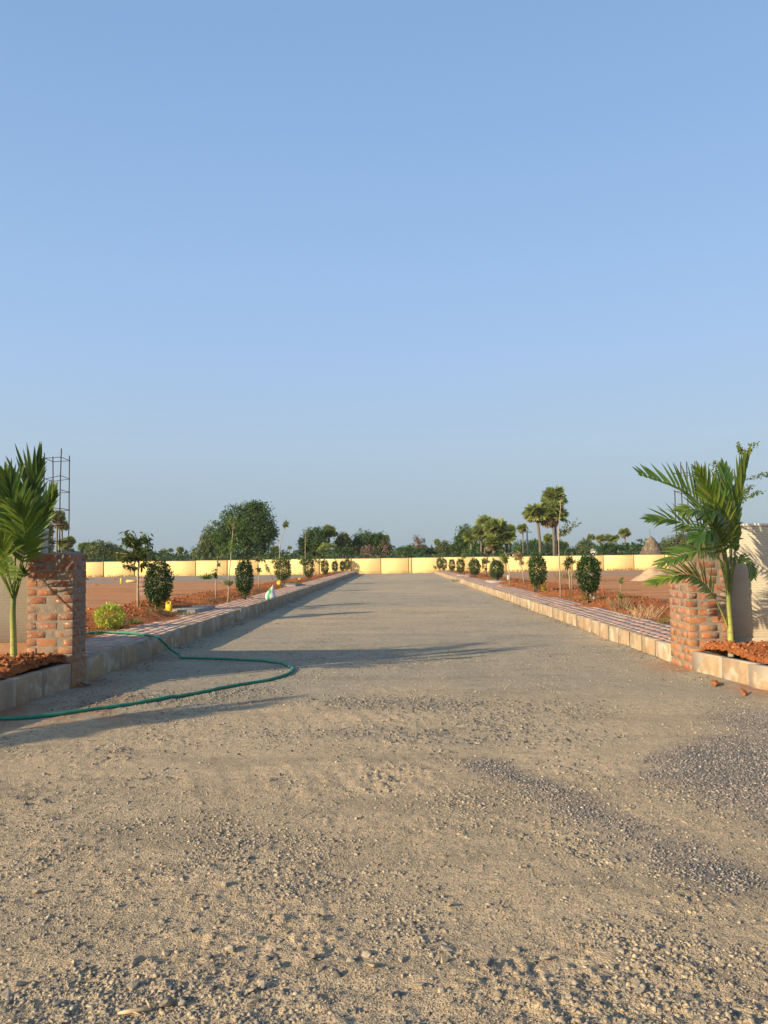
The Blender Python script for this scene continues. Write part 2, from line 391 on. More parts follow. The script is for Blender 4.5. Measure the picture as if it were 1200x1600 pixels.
def frond_mat(name, a, b2, c2):
    m, nt, b = new_mat(name, .38, .45); t = T(nt)
    c = t.ramp(t.objrand(), [(0, a), (.6, b2), (1, c2)])
    c = t.mix(t.mr(t.noise(9, 4, .6), .55, .72, 0, .3), c, (.20, .21, .04))
    c = t.mix(t.math('MULTIPLY', t.mr(t.attr('u'), .78, 1), t.mr(t.objrand(), .3, .8)), c, (.30, .20, .09))
    t.put(b.inputs['Base Color'], c)
    t.put(b.inputs['Normal'], t.bump(t.noise(40, 2, .5, t.scale(t.objco(), (1, 1, 1))), .15, .003))
    tr = t.n('BsdfTranslucent'); t.put(tr.inputs[0], t.mix(.6, c, (.26, .36, .04)))
    mx = t.n('MixShader'); mx.inputs[0].default_value = .3
    nt.links.new(b.outputs[0], mx.inputs[1]); nt.links.new(tr.outputs[0], mx.inputs[2])
    nt.links.new(mx.outputs[0], nt.nodes['Material Output'].inputs[0]); MT[name] = m
frond_mat('frond_dark', (.016, .055, .014), (.03, .085, .016), (.06, .12, .02))
frond_mat('frond_green', (.04, .10, .016), (.08, .155, .022), (.14, .19, .03))
frond_mat('frond_yellow', (.06, .13, .016), (.12, .19, .025), (.24, .27, .04))
m, nt, b = new_mat('palm_stem', .5, .35); t = T(nt); MT['palm_stem'] = m
sx = t.n('SeparateXYZ'); t.put(sx.inputs[0], t.objco())
c = t.ramp(t.mr(sx.outputs[2], 0, .75), [(0, (.46, .42, .28)), (.14, (.40, .36, .20)), (.18, (.30, .32, .08)), (.6, (.24, .26, .05)), (1, (.10, .15, .03))])
wv = t.n('TexWave'); wv.bands_direction = 'Z'; wv.inputs['Scale'].default_value = 3.2; wv.inputs['Distortion'].default_value = 1.0; t.put(wv.inputs['Vector'], t.objco())
c = t.mix(t.mr(wv.outputs[1], .93, .99, 0, .75), c, (.20, .16, .08))
c = t.mix(t.mr(t.noise(16, 4), .55, .7, 0, .5), c, (.20, .14, .06))
t.put(b.inputs['Base Color'], c)

# ------------------------------------------------------------------ the road and the apron in front of it
KL = [(-3.88, 9.19), (-3.97, 7.7), (-4.25, 6.3), (-4.9, 5.0), (-5.9, 4.05), (-7.5, 3.4), (-10, 3.0), (-15, 2.9)]
KR = [(3.78, 10.03), (4.03, 8.52), (4.5, 7.1), (5.4, 6.0), (7.0, 5.2), (9.5, 4.8), (15, 4.7)]
XL, XR = -3.86, 3.76
HL, HR = .31, .265
def seg_d(x, y, a, b):
    ax, ay = a; bx, by = b; dx, dy = bx - ax, by - ay
    t_ = np.clip(((x - ax) * dx + (y - ay) * dy) / (dx * dx + dy * dy), 0, 1)
    return np.hypot(x - ax - t_ * dx, y - ay - t_ * dy)
def masks(x, y):
    nz = fbm(x, y, 1.1, 4, 31); n2 = fbm(x, y, .33, 3, 41)
    grey = sm(7.6, 9.6, y + 2.2 * nz + .25 * np.abs(x - .6)) * .9
    grey = grey * (1 - .75 * sm(-.02, .2, fbm(x * .55, y * .8, 2.6, 5, 61)))
    band = np.exp(-(seg_d(x, y, (-.5, 8.15), (1.6, 7.7)) / .42) ** 2) + .8 * np.exp(-(seg_d(x, y, (-1.1, 6.75), (.7, 6.5)) / .3) ** 2) \
        + .55 * np.exp(-(seg_d(x, y, (-3.2, 8.3), (-1.6, 9.0)) / .4) ** 2) + .5 * np.exp(-(seg_d(x, y, (.8, 7.1), (1.5, 6.5)) / .4) ** 2)
    band = np.clip(band * (1 + 1.6 * n2 + 1.2 * nz), 0, 1)
    d1 = seg_d(x, y, (.62, 5.62), (1.15, 4.55)) / .15; d2 = seg_d(x, y, (1.1, 4.6), (1.5, 3.72)) / .19
    st = np.maximum(np.exp(-d1 ** 2), np.exp(-d2 ** 2))
    pt = sm(.42, -.25, np.hypot((x - 3.27) / 1.25, (y - 5.05) / 1.3) - 1 + .5 * n2 + .5 * nz)
    pt = np.maximum(pt, .9 * np.exp(-((x - 3.3) / .45) ** 2) * sm(8.2, 6.5, y) * sm(4., 5, y))
    chip = np.clip(np.maximum(st * (1.1 + 1.8 * n2 + nz), pt), 0, 1)
    rough = np.clip(sm(3.5, 2.7, y + 1.1 * nz) * .9 + sm(.05, .25, nz + .6 * n2) * .9, 0, 1)
    return grey, band, chip, rough
def kerb_gap(x, y):
    """distance to the nearer kerb face along the straight road and the flare"""
    d = np.minimum(np.abs(x - XL), np.abs(x - XR)); d = np.where(y < 9.3, 9., d)
    for K in (KL, KR):
        for a, b_ in zip(K[:-1], K[1:]): d = np.minimum(d, seg_d(x, y, a, b_))
    return d
def road_z(x, y):
    grey, band, chip, rough = masks(x, y)
    far = sm(30, 9, y)
    z = .030 * fbm(x, y, 1.6, 2, 3) + .016 * fbm(x, y, .35, 2, 5) * (.5 + .5 * far)
    fine = fbm(x, y, .075, 3, 9)
    cl = sm(-.10, .18, fbm(x, y, .6, 4, 141)) * sm(9.5, 6.5, y) * (1 - chip)
    bil = .5 - np.abs(fbm(x, y, .06, 2, 143)) * 2.2; bil2 = np.clip(fbm(x, y, .038, 2, 149) - .06, 0, 1)
    z = z + fine * (.006 + .016 * rough + .012 * band) * far + .008 * chip + cl * (.012 * bil + .05 * bil2) * (.7 + rough)
    z = z + .0016 * np.sin((x * .8 + y * .25) * 42) * sm(.0, .15, fbm(x, y, .9, 2, 77)) * far * (1 - rough)   # faint tyre ridges
    return z + .035 * np.exp(-(kerb_gap(x, y) / .22) ** 2) * (.6 + 1.6 * fbm(x, y, .4, 3, 88))
ys = [-6., -3., -1., .5, 1.4, 1.9]
while ys[-1] < 80.5: ys.append(ys[-1] + (.0042 * ys[-1] if 2.2 < ys[-1] < 13 else (.25 if ys[-1] < 2.2 else .018 * ys[-1] - .18)))
ys = np.array(ys)
xs = np.concatenate([np.arange(-15, -6.2, .35), np.arange(-6.2, -3.4, .05), np.arange(-3.4, 3.4, .011), np.arange(3.4, 6.2, .05), np.arange(6.2, 15.1, .35)])
X, Y = np.meshgrid(xs, ys); n_, m_ = X.shape
Z = road_z(X, Y)
grey, band, chip, rough = masks(X, Y)
kg = kerb_gap(X, Y)
red = np.clip(np.exp(-(kg / .35) ** 2) * sm(.0, .2, fbm(X, Y, .6, 3, 51) + .12) * sm(14, 9, Y) + .9 * np.exp(-((X + 3.1) ** 2 + (Y - 7.9) ** 2) / .8) * sm(-.05, .15, fbm(X, Y, .3, 3, 52)), 0, 1)
idx = np.arange(n_ * m_).reshape(n_, m_)
q = np.stack([idx[:-1, :-1], idx[:-1, 1:], idx[1:, 1:], idx[1:, :-1]], -1).reshape(-1, 4)
me = mesh('road', np.stack([X, Y, Z], -1), [q], True, {'grey': np.clip(grey + band * .55, 0, 1), 'chip': chip, 'red': red})
tag(obj('road', me, MT['road']), kind='structure')

def stones_mesh(name, x, y, z, size, flat=.65, sink=.3):
    n = len(x)
    c = np.array([(a, b_, c_) for c_ in (-1, 1) for b_ in (-1, 1) for a in (-1, 1)], float)
    V = c[None] * RNG.uniform(.3, 1.0, (n, 8, 3)) * np.stack([RNG.uniform(.7, 1.25, n), RNG.uniform(.6, 1.0, n), RNG.uniform(.5, .9, n)], -1)[:, None]
    qn = RNG.normal(size=(n, 4)); qn /= np.linalg.norm(qn, axis=1)[:, None]; a, b_, c_, d = qn.T
    R_ = np.stack([1 - 2 * (c_ * c_ + d * d), 2 * (b_ * c_ - a * d), 2 * (b_ * d + a * c_), 2 * (b_ * c_ + a * d), 1 - 2 * (b_ * b_ + d * d), 2 * (c_ * d - a * b_),
                   2 * (b_ * d - a * c_), 2 * (c_ * d + a * b_), 1 - 2 * (b_ * b_ + c_ * c_)], -1).reshape(n, 3, 3)
    V = np.einsum('nij,nkj->nki', R_, V); V[..., 2] *= flat
    V = V * (size / 2)[:, None, None] + np.stack([x, y, z + size * (.5 * flat - sink) * .8], -1)[:, None]
    q0 = np.array([(0, 2, 3, 1), (4, 5, 7, 6), (0, 1, 5, 4), (2, 6, 7, 3), (0, 4, 6, 2), (1, 3, 7, 5)])
    return mesh(name, V, [(q0[None] + 8 * np.arange(n)[:, None, None]).reshape(-1, 4)])
def scatter(n, y0, y1, wfun, s0, s1, pw=2.5, xlim=3.75):
    """points in the view wedge in front of the camera and a margin beside it"""
    y = np.sqrt(RNG.uniform(y0 * y0, y1 * y1, n)); x = RNG.uniform(-1, 1, n) * np.minimum(y * .62 + .6, xlim + np.clip((8 - y) * .3, 0, 2))
    k = RNG.uniform(0, 1, n) < wfun(x, y); x, y = x[k], y[k]
    s = s0 + (s1 - s0) * RNG.uniform(0, 1, len(x)) ** pw
    return x, y, road_z(x, y), s
def w_base(x, y):
    g, b_, c_, r = masks(x, y); cl = sm(-.12, .3, fbm(x, y, .45, 3, 91))
    return np.clip((.07 + .75 * cl ** 1.5 + .75 * r * cl) * (1 - .7 * c_), 0, 1)
x, y, z, s = scatter(80000, 2.2, 5.2, w_base, .008, .030, 2.4)
xa, ya, za, sa = scatter(110000, 2.2, 5.4, lambda x, y: np.clip(.25 + .9 * sm(-.15, .25, fbm(x, y, .16, 3, 95)), 0, 1) * (1 - .6 * masks(x, y)[2]), .0035, .009, 1.3)
tag(obj('grit', stones_mesh('grit', xa, ya, za, sa, .8, .15), MT['gravel']), 'fine tan grit covering the near dusty ground', 'gravel', kind='stuff')
x2, y2, z2, s2 = scatter(42000, 5.0, 13., w_base, .010, .034, 2.4)
tag(obj('loose_gravel', stones_mesh('loose_gravel', *[np.concatenate(a) for a in ((x, x2), (y, y2), (z, z2), (s, s2))]), MT['gravel']),
    'tan and brown crushed gravel scattered over the dusty road', 'gravel', kind='stuff')
x, y, z, s = scatter(60000, 5.5, 10.5, lambda x, y: masks(x, y)[1] ** 1.3 * .8, .014, .04, 2.2)
x2, y2, z2, s2 = scatter(150000, 6, 30., lambda x, y: np.clip(np.exp(-(kerb_gap(x, y) / .2) ** 2) * .6 * (.4 + 1.4 * sm(-.1, .2, fbm(x, y, .7, 3, 113))) + .10 * sm(.0, .2, fbm(x, y, 1.3, 4, 117)), 0, 1), .014, .046, 2.2)
x3, y3, z3, s3 = scatter(16000, 2.2, 6.5, lambda x, y: np.clip(masks(x, y)[3] * .5 + sm(.02, .3, fbm(x, y, .45, 3, 91)), 0, 1) * .5, .014, .040, 2.4)
tag(obj('grey_gravel', stones_mesh('grey_gravel', *[np.concatenate(a) for a in ((x, x2, x3), (y, y2, y3), (z, z2, z3), (s, s2, s3))]), MT['dark_gravel']),
    'darker grey crushed stone in bands across the road and along the kerbs', 'gravel', kind='stuff')
x, y, z, s = scatter(150000, 3.3, 8.2, lambda x, y: np.clip(masks(x, y)[2] * 1.15 - .12 * 0, 0, 1) ** 1.4 + .006, .009, .021, 1.5)
k = (masks(x, y)[2] > .03) & (x > 0)
tag(obj('stone_chips', stones_mesh('stone_chips', x[k], y[k], z[k] + .003, s[k]), MT['chips']),
    'bluish purple grey stone chips spilled in a patch and trail at the right', 'gravel', kind='stuff')

def rock_mesh(seed):
    """an angular crushed stone: the hull of a few random points"""
    r = np.random.default_rng(seed); bm = bmesh.new()
    pts = r.uniform(-1, 1, (15, 3)); pts = pts / np.maximum(1, np.abs(pts).max(1))[:, None] * np.array([.62, r.uniform(.36, .5), r.uniform(.28, .42)])
    vs = [bm.verts.new(tuple(p)) for p in pts]; res = bmesh.ops.convex_hull(bm, input=vs)
    bmesh.ops.delete(bm, geom=[v for v in res['geom_interior'] if isinstance(v, bmesh.types.BMVert)], context='VERTS')
    bmesh.ops.bevel(bm, geom=bm.edges[:], offset=.02, segments=1, affect='EDGES')
    me = bpy.data.meshes.new('stone'); bm.to_mesh(me); bm.free(); return me
ROCKS = [rock_mesh(k) for k in range(7)]
for r_ in ROCKS: r_.materials.append(MT['gravel'])
special = [(262, 1565, 24, 1, 'largest pale grey stone lying beside the dry straw twig', 0), (285, 1562, 20, 2, 'flat grey stone touching the right side of the largest stone', 1),
           (349, 1378, 15, 4, 'lone pale rounded stone with a long shadow, left of the road centre', 2), (408, 1538, 16, 3, 'dark grey stone half buried to the right of the flat grey stone', 3),
           (690, 1541, 14, 5, 'small cream coloured cube shaped stone near the bottom centre', 4), (703, 1411, 11, 6, 'small tan stone sitting alone on smooth dust, centre right', 5),
           (208, 1535, 20, 0, 'long low grey stone upper left of the dry straw twig', 6), (57, 1390, 17, 2, 'brown stone in the cluster at the left edge of the foreground', 1)]
for px, py, w, k, lab, sd_ in special:
    g = G(px, py + w * .2, .01); wm = w * g.y / F
    o = obj('stone', ROCKS[k]); o.location = (g.x, g.y, float(road_z(np.array([g.x]), np.array([g.y]))[0]) + wm * .2); o.scale = (wm, wm, wm)
    o.rotation_euler = (rnd(-.3, .3), rnd(-.3, .3), rnd(0, 6)); tag(o, lab, 'stone')
for k in range(46):
    py = rnd(1480, 1600); px = rnd(0, 1200)
    if 160 < px < 330 and py > 1510: continue
    g = G(px, py); wm = rnd(10, 19) * g.y / F
    o = obj('stone', ROCKS[k % 7]); o.location = (g.x, g.y, float(road_z(np.array([g.x]), np.array([g.y]))[0]) + wm * .12); o.scale = (wm, wm, wm * rnd(.7, 1))
    o.rotation_euler = (rnd(-.4, .4), rnd(-.4, .4), rnd(0, 6)); tag(o, 'angular crushed stone loose on the dusty ground along the bottom of the view', 'stone', 'crushed stones along the bottom of the view')
for px, py, w, lab in ((1118, 1072, 17, 'orange red broken brick lump at the foot of the right kerb'), (1163, 1086, 14, 'smaller orange earth lump further right along the right kerb'), (133, 1073, 14, 'dark lump at the foot of the left brick pillar')):
    g = G(px, py); wm = w * g.y / F; o = obj('rubble_lump', ROCKS[3].copy()); o.data.materials.clear(); o.data.materials.append(MT['clods'] if px > 500 else MT['dark_gravel'])
    o.location = (g.x, g.y, float(road_z(np.array([g.x]), np.array([g.y]))[0]) + wm * .3); o.scale = (wm * 1.2, wm * 1.0, wm * .95); o.rotation_euler = (rnd(-.3, .3), rnd(-.3, .3), rnd(0, 6)); tag(o, lab, 'lump')
# dry straw twig at the bottom left
g = [G(184, 1583, .012), G(205, 1580, .014), G(236, 1575, .016), G(233, 1569, .03), G(228, 1562, .045)]
mb = MB(); mb.tube(g[:3], [.004, .008, .007], 6); mb.tube([g[2], g[3], g[4]], [.007, .005, .002], 6); mb.tube([g[1], G(222, 1586, .008)], [.004, .002], 5)
tag(obj('dry_twig', mb.mesh('dry_twig', True), MT['dry_straw']), 'pale dry straw twig lying on the ground near the bottom left', 'twig')

# ------------------------------------------------------------------ the terrain
def bedmask(x, y):
    ax = np.abs(x); wob = .7 * fbm(x, y, 2.2, 3, 71)
    return sm(7.9, 6.6, ax + wob) * sm(4.4, 4.8, ax) * sm(79, 70, y)
def land_z(x, y):
    x = np.asarray(x, float); y = np.asarray(y, float)
    base = np.where(x < 0, HL - .02, HR - .01)
    base = base - (base - .02) * sm(24, 66, y) * sm(5.0, 8, np.abs(x)) - (.0) 
    bm = bedmask(x, y)
    edge = sm(4.75, 5.4, np.abs(x))
    z = base + bm * edge * (.07 + .22 * fbm(x, y, .9, 4, 13)) + .05 * fbm(x, y, 3.5, 3, 15) * edge
    z = z + bm * edge * .10 * np.abs(fbm(x, y, .22, 3, 19))
    for mx, my, mh, mr_ in ((-6.1, 19.2, .20, .8), (-5.6, 16.0, .15, .8), (-6.6, 15.2, .14, .9), (-5.6, 24.5, .12, .8), (-5.4, 37, .1, 1), (5.3, 19.3, .10, .6), (6.2, 14.4, .10, .9), (5.3, 24.5, .1, .8), (5.2, 33, .12, .8)):
        z = z + mh * np.exp(-((x - mx) ** 2 + (y - my) ** 2) / mr_ ** 2) * (1 + 1.2 * fbm(x, y, .3, 3, 23))
    z = z + .35 * np.exp(-(((x - 9.2) / .9) ** 2 + ((y - 30) / 1.2) ** 2)) * 0
    return z
def inside(x, y):
    """where the land stands above the road: behind the gate walls, outside the road corridor"""
    L = (x < -4.2) & (y > 9.45); R_ = (x > 4.1) & (y > 10.3); return L | R_ | (y > 79.3)
gx = np.concatenate([-np.geomspace(3000, 16, 22), np.arange(-15.5, -8, .3), np.arange(-8, -4.6, .06), [-4.5, -4.4, -4.19, -4.0, -3.9, 0, 3.9, 4.0, 4.09, 4.3, 4.45], np.arange(4.6, 8, .06), np.arange(8, 15.6, .3), np.geomspace(16, 3000, 22)])
gy = [-3000, -1000, -300, -100, -40, -15, -5, 0, 5, 9.4, 9.46]
while gy[-1] < 13: gy.append(gy[-1] + .06)
while gy[-1] < 84: gy.append(gy[-1] + .0055 * gy[-1])
gy = np.concatenate([gy, np.geomspace(88, 3500, 16)])
X, Y = np.meshgrid(gx, gy)
Z = np.where(inside(X, Y), land_z(X, Y), -.45)
Z = np.where(Y > 79.3, .0 + .02 * fbm(X, Y, 30, 2, 5), Z)
Z = np.where((Y < 79.3) & (np.abs(X) > 16) & (Y < 9.4), -.45, Z)
n_, m_ = X.shape; idx = np.arange(n_ * m_).reshape(n_, m_)
q = np.stack([idx[:-1, :-1], idx[:-1, 1:], idx[1:, 1:], idx[1:, :-1]], -1).reshape(-1, 4)
gs = sm(50, 56, Y + 5 * fbm(X, Y, 6, 3, 81)) * sm(80, 78, Y) * np.where(X < 0, 1., .55) * sm(6, 9, np.abs(X))
gs = np.maximum(gs, .8 * sm(24, 27, Y) * sm(33, 30, Y) * sm(8, 10, X) * 0)
me = mesh('ground', np.stack([X, Y, Z], -1), [q], True, {'bed': bedmask(X, Y), 'grey': gs, 'far': sm(82, 90, Y)})
tag(obj('ground', me, MT['soil']), kind='structure')
LZ = lambda x, y: float(land_z(np.array([x]), np.array([y]))[0])
def GL(px, py):
    """ground point on the raised land under a pixel"""
    z = .3
    for _ in range(12): g_ = G(px, py, z); z = .5 * z + .5 * LZ(g_.x, min(g_.y, 78))
    return Vector((g_.x, g_.y, z))

# planting beds in front of the gate walls
def plant_bed(K, wy, h, px_, py_, sgn):
    U = []
    ks = []
    for a, b_ in zip(K[:-1], K[1:]):
        L = math.dist(a, b_); n = max(2, int(L / .05)) if abs(a[0]) < 6 else max(2, int(L / .25))
        for i in range(n): ks.append((a[0] + (b_[0] - a[0]) * i / n, a[1] + (b_[1] - a[1]) * i / n))
    ks.append(K[-1]); ks = np.array(ks)
    v = np.linspace(0, 1, 90)
    X = np.repeat((ks[:, 0] + sgn * .10)[None], 90, 0); Yk = ks[:, 1]
    Y = Yk[None] + .06 + (wy + .03 - Yk[None] - .06) * v[:, None]
    X = X + sgn * .02 * (1 - v[:, None])
    e = np.minimum((Y - Yk[None]) + np.abs(X - sgn * 3.9) * 0, 1)
    Z = h - .008 + .08 * sm(0, .5, (Y - Yk[None])) * 1. + .16 * fbm(X, Y, .35, 4, 33) * sm(0, .25, Y - Yk[None]) + .10 * np.abs(fbm(X, Y, .14, 3, 35))
    Z = Z + .06 * np.exp(-((X - px_) ** 2 + (Y - py_) ** 2) / .2)
    n_, m_ = X.shape; idx = np.arange(n_ * m_).reshape(n_, m_)
    q = np.stack([idx[:-1, :-1], idx[:-1, 1:], idx[1:, 1:], idx[1:, :-1]], -1).reshape(-1, 4)
    if sgn < 0: q = q[:, ::-1]
    o = obj('soil_bed', mesh('soil_bed', np.stack([X, Y, Z], -1), [q], True, {'bed': np.ones(X.size), 'grey': np.zeros(X.size), 'far': np.zeros(X.size)}), MT['soil'])
    tag(o, kind='structure')
    rr = RNG.integers(0, n_ * m_, 1500); Xf, Yf, Zf = X.ravel()[rr], Y.ravel()[rr], Z.ravel()[rr]; k = (np.abs(Xf) < 6.5)
    return Xf[k], Yf[k], Zf[k]
PL = GL(22, 1040); PL = Vector((-4.36, 8.75, .33)); PR = Vector((4.13, 9.66, .285))
c1 = plant_bed(KL, 9.38, HL, PL.x, PL.y, -1)
c2 = plant_bed(KR, 10.32, HR, PR.x, PR.y, 1)
n = 26000
y = 9.6 + 50 * RNG.uniform(0, 1, n) ** 1.7; x = np.where(RNG.uniform(size=n) < .5, -1, 1) * RNG.uniform(4.85, 8.2, n)
k = (RNG.uniform(size=n) < bedmask(x, y) * (.25 + .9 * sm(-.1, .15, fbm(x, y, .8, 3, 13)))) & ~((x > 0) & (y < 10.6)); x, y = x[k], y[k]
s = .022 + .075 * RNG.uniform(0, 1, len(x)) ** 3.5
xx = np.concatenate([x, c1[0], c2[0]]); yy = np.concatenate([y, c1[1], c2[1]]); zz = np.concatenate([land_z(x, y), c1[2], c2[2]]); ss = np.concatenate([s, .018 + .05 * RNG.uniform(size=len(c1[0])) ** 2, .018 + .05 * RNG.uniform(size=len(c2[0])) ** 2])
tag(obj('soil_clods', stones_mesh('soil_clods', xx, yy, zz, ss, .8, .2), MT['clods']), 'clods of dug red earth in the planting strips beside the footpaths', 'soil', kind='stuff')

# ------------------------------------------------------------------ kerbs and footpaths
def kerb(K, h, sgn, name):
    par = bpy.data.objects.new(name, None); COL.objects.link(par); tag(par, kind='structure')
    core = MB(); L = 0
    pts = [Vector((a, b_, 0)) for a, b_ in K]
    total = sum((pts[i + 1] - pts[i]).length for i in range(len(pts) - 1))
    def at(d):
        for i in range(len(pts) - 1):
            l = (pts[i + 1] - pts[i]).length
            if d <= l or i == len(pts) - 2: return pts[i] + (pts[i + 1] - pts[i]) * (d / l), (pts[i + 1] - pts[i]).normalized()
            d -= l
    protos = []
    for k in range(6):
        mb = MB(); mb.box(-.275, .275, -.07, .07, -.12, h, .010, jit=.007); me = mb.mesh('kerb_stone'); me.materials.append(MT['kerb'])
        a_ = me.attributes.new('red', 'FLOAT', 'POINT'); protos.append(me)
    d = .02; st = .62
    while d + st <= total + .01:
        p, dr = at(d + st / 2); ang = math.atan2(dr.y, dr.x); nr = Vector((-dr.y, dr.x, 0))
        if nr.x * sgn < 0: nr = -nr
        c = p + nr * .07
        o = obj('kerb_stone', protos[int(rnd(0, 6))], parent=par); o.location = (c.x, c.y, rnd(-.008, .006)); o.rotation_euler = (rnd(-.015, .015), rnd(-.01, .01), ang + rnd(-.012, .012))
        M = Matrix.Translation(p + nr * .075) @ Matrix.Rotation(ang, 4, 'Z')
        core.box(-st / 2 - .02, st / 2 + .02, -.0715 + rnd(-.0015, .0015), .062, -.12, h - .004 + rnd(-.003, .003), M=M)
        d += st
    obj('joint_mortar', core.mesh('joint_mortar'), MT['joint'], par)
    return par
kerb([(XL, 9.60)] + [(XL, 76.)], HL, -1, 'kerb'); kerb([(XR, 10.76), (XR, 76.)], HR, 1, 'kerb')
kerb(KL, HL, -1, 'kerb'); kerb(KR, HR, 1, 'kerb')

def footpath(x0, x1, y0, y1, h, sgn):
    lo, hi = min(x0, x1), max(x0, x1)
    mb = MB(); mb.box(lo, hi, y0, y1, -.1, h - .012)
    par = obj('footpath', mb.mesh('footpath'), MT['sand']); tag(par, kind='structure')
    w, py_ = .31, .27; hx = w / 2; fl = .09
    bulk = [MB(), MB(), MB()]; names = ['tile_pink', 'tile_grey', 'tile_pale']; cnt = 0; items = []
    cx_ = w - fl
    for ci in range(-1, int((hi - lo) / cx_) + 2):
        for ri in range(-1, int((y1 - y0) / py_) + 1):
            items.append((y0 + ri * py_ + (py_ / 2 if ci % 2 else 0), lo + ci * cx_, ci, ri))
    items.sort()
    cache = {}
    for yc, xc, ci, ri in items:
        g_ = .004
        P_ = [(-hx + g_, 0), (-hx + fl, -py_ / 2 + g_), (hx - fl, -py_ / 2 + g_), (hx - g_, 0), (hx - fl, py_ / 2 - g_), (-hx + fl, py_ / 2 - g_)]
        ps = [(min(max(xc + a, lo + .003), hi - .003) - xc, min(max(yc + b_, y0), y1) - yc) for a, b_ in P_]
        if max(a for a, _ in ps) - min(a for a, _ in ps) < .03 or max(b_ for _, b_ in ps) - min(b_ for _, b_ in ps) < .03: continue
        ck = (ri + (ci // 2) * 0 + (1 if ci % 2 else 0) * 2 - 0) % 3
        ck = (ci - (ri - (ci - (ci & 1)) // 2)) % 3
        if RNG.uniform() < .08: ck = int(rnd(0, 3))
        b_ = 6; V = [(a, c_, h - .02) for a, c_ in ps] + [(a * .985, c_ * .985, h) for a, c_ in ps]
        f6 = [list(range(6, 12))]; f4 = [(i, (i + 1) % 6, 6 + (i + 1) % 6, 6 + i) for i in range(6)]
        if cnt < 298:
            key = (ck,) + tuple((round(a, 3), round(c_, 3)) for a, c_ in ps)
            if key not in cache:
                m1 = MB(); m1.add(V, f6, f4); me_ = m1.mesh('tile'); me_.materials.append(MT[names[ck]]); cache[key] = me_
            obj('tile', cache[key], parent=par, loc=(xc, yc, rnd(-.002, .003))).rotation_euler = (rnd(-.01, .01), rnd(-.01, .01), 0); cnt += 1
        else:
            bulk[ck].add([(a + xc, c_ + yc, z_ + rnd(-.001, .002)) for a, c_, z_ in V], f6, f4)
    allb = MB(); mi = []
    for k, b_ in enumerate(bulk):
        nf = sum(len(f) for fs in b_.F.values() for f in fs)
        for kk, fs in b_.F.items():
            for f in fs: allb.F.setdefault(kk, []).append(f + allb.n)
        allb.V += b_.V; allb.n += b_.n
    # one joined part with three materials: assign by order of faces
    me_ = allb.mesh('far_tiles')
    for nm in names: me_.materials.append(MT[nm])
    bounds = np.cumsum([b_.n for b_ in bulk]); ls = np.empty(len(me_.polygons), np.int32); me_.polygons.foreach_get('loop_start', ls)
    vi = np.empty(len(me_.loops), np.int32); me_.loops.foreach_get('vertex_index', vi)
    me_.polygons.foreach_set('material_index', np.searchsorted(bounds, vi[ls], side='right').astype(np.int32))
    tag(obj('far_tiles', me_, None, par), kind='stuff')
footpath(XL - .14, -4.88, 9.62, 76, HL + .004, -1)
footpath(XR + .14, 4.86, 10.77, 76, HR + .004, 1)

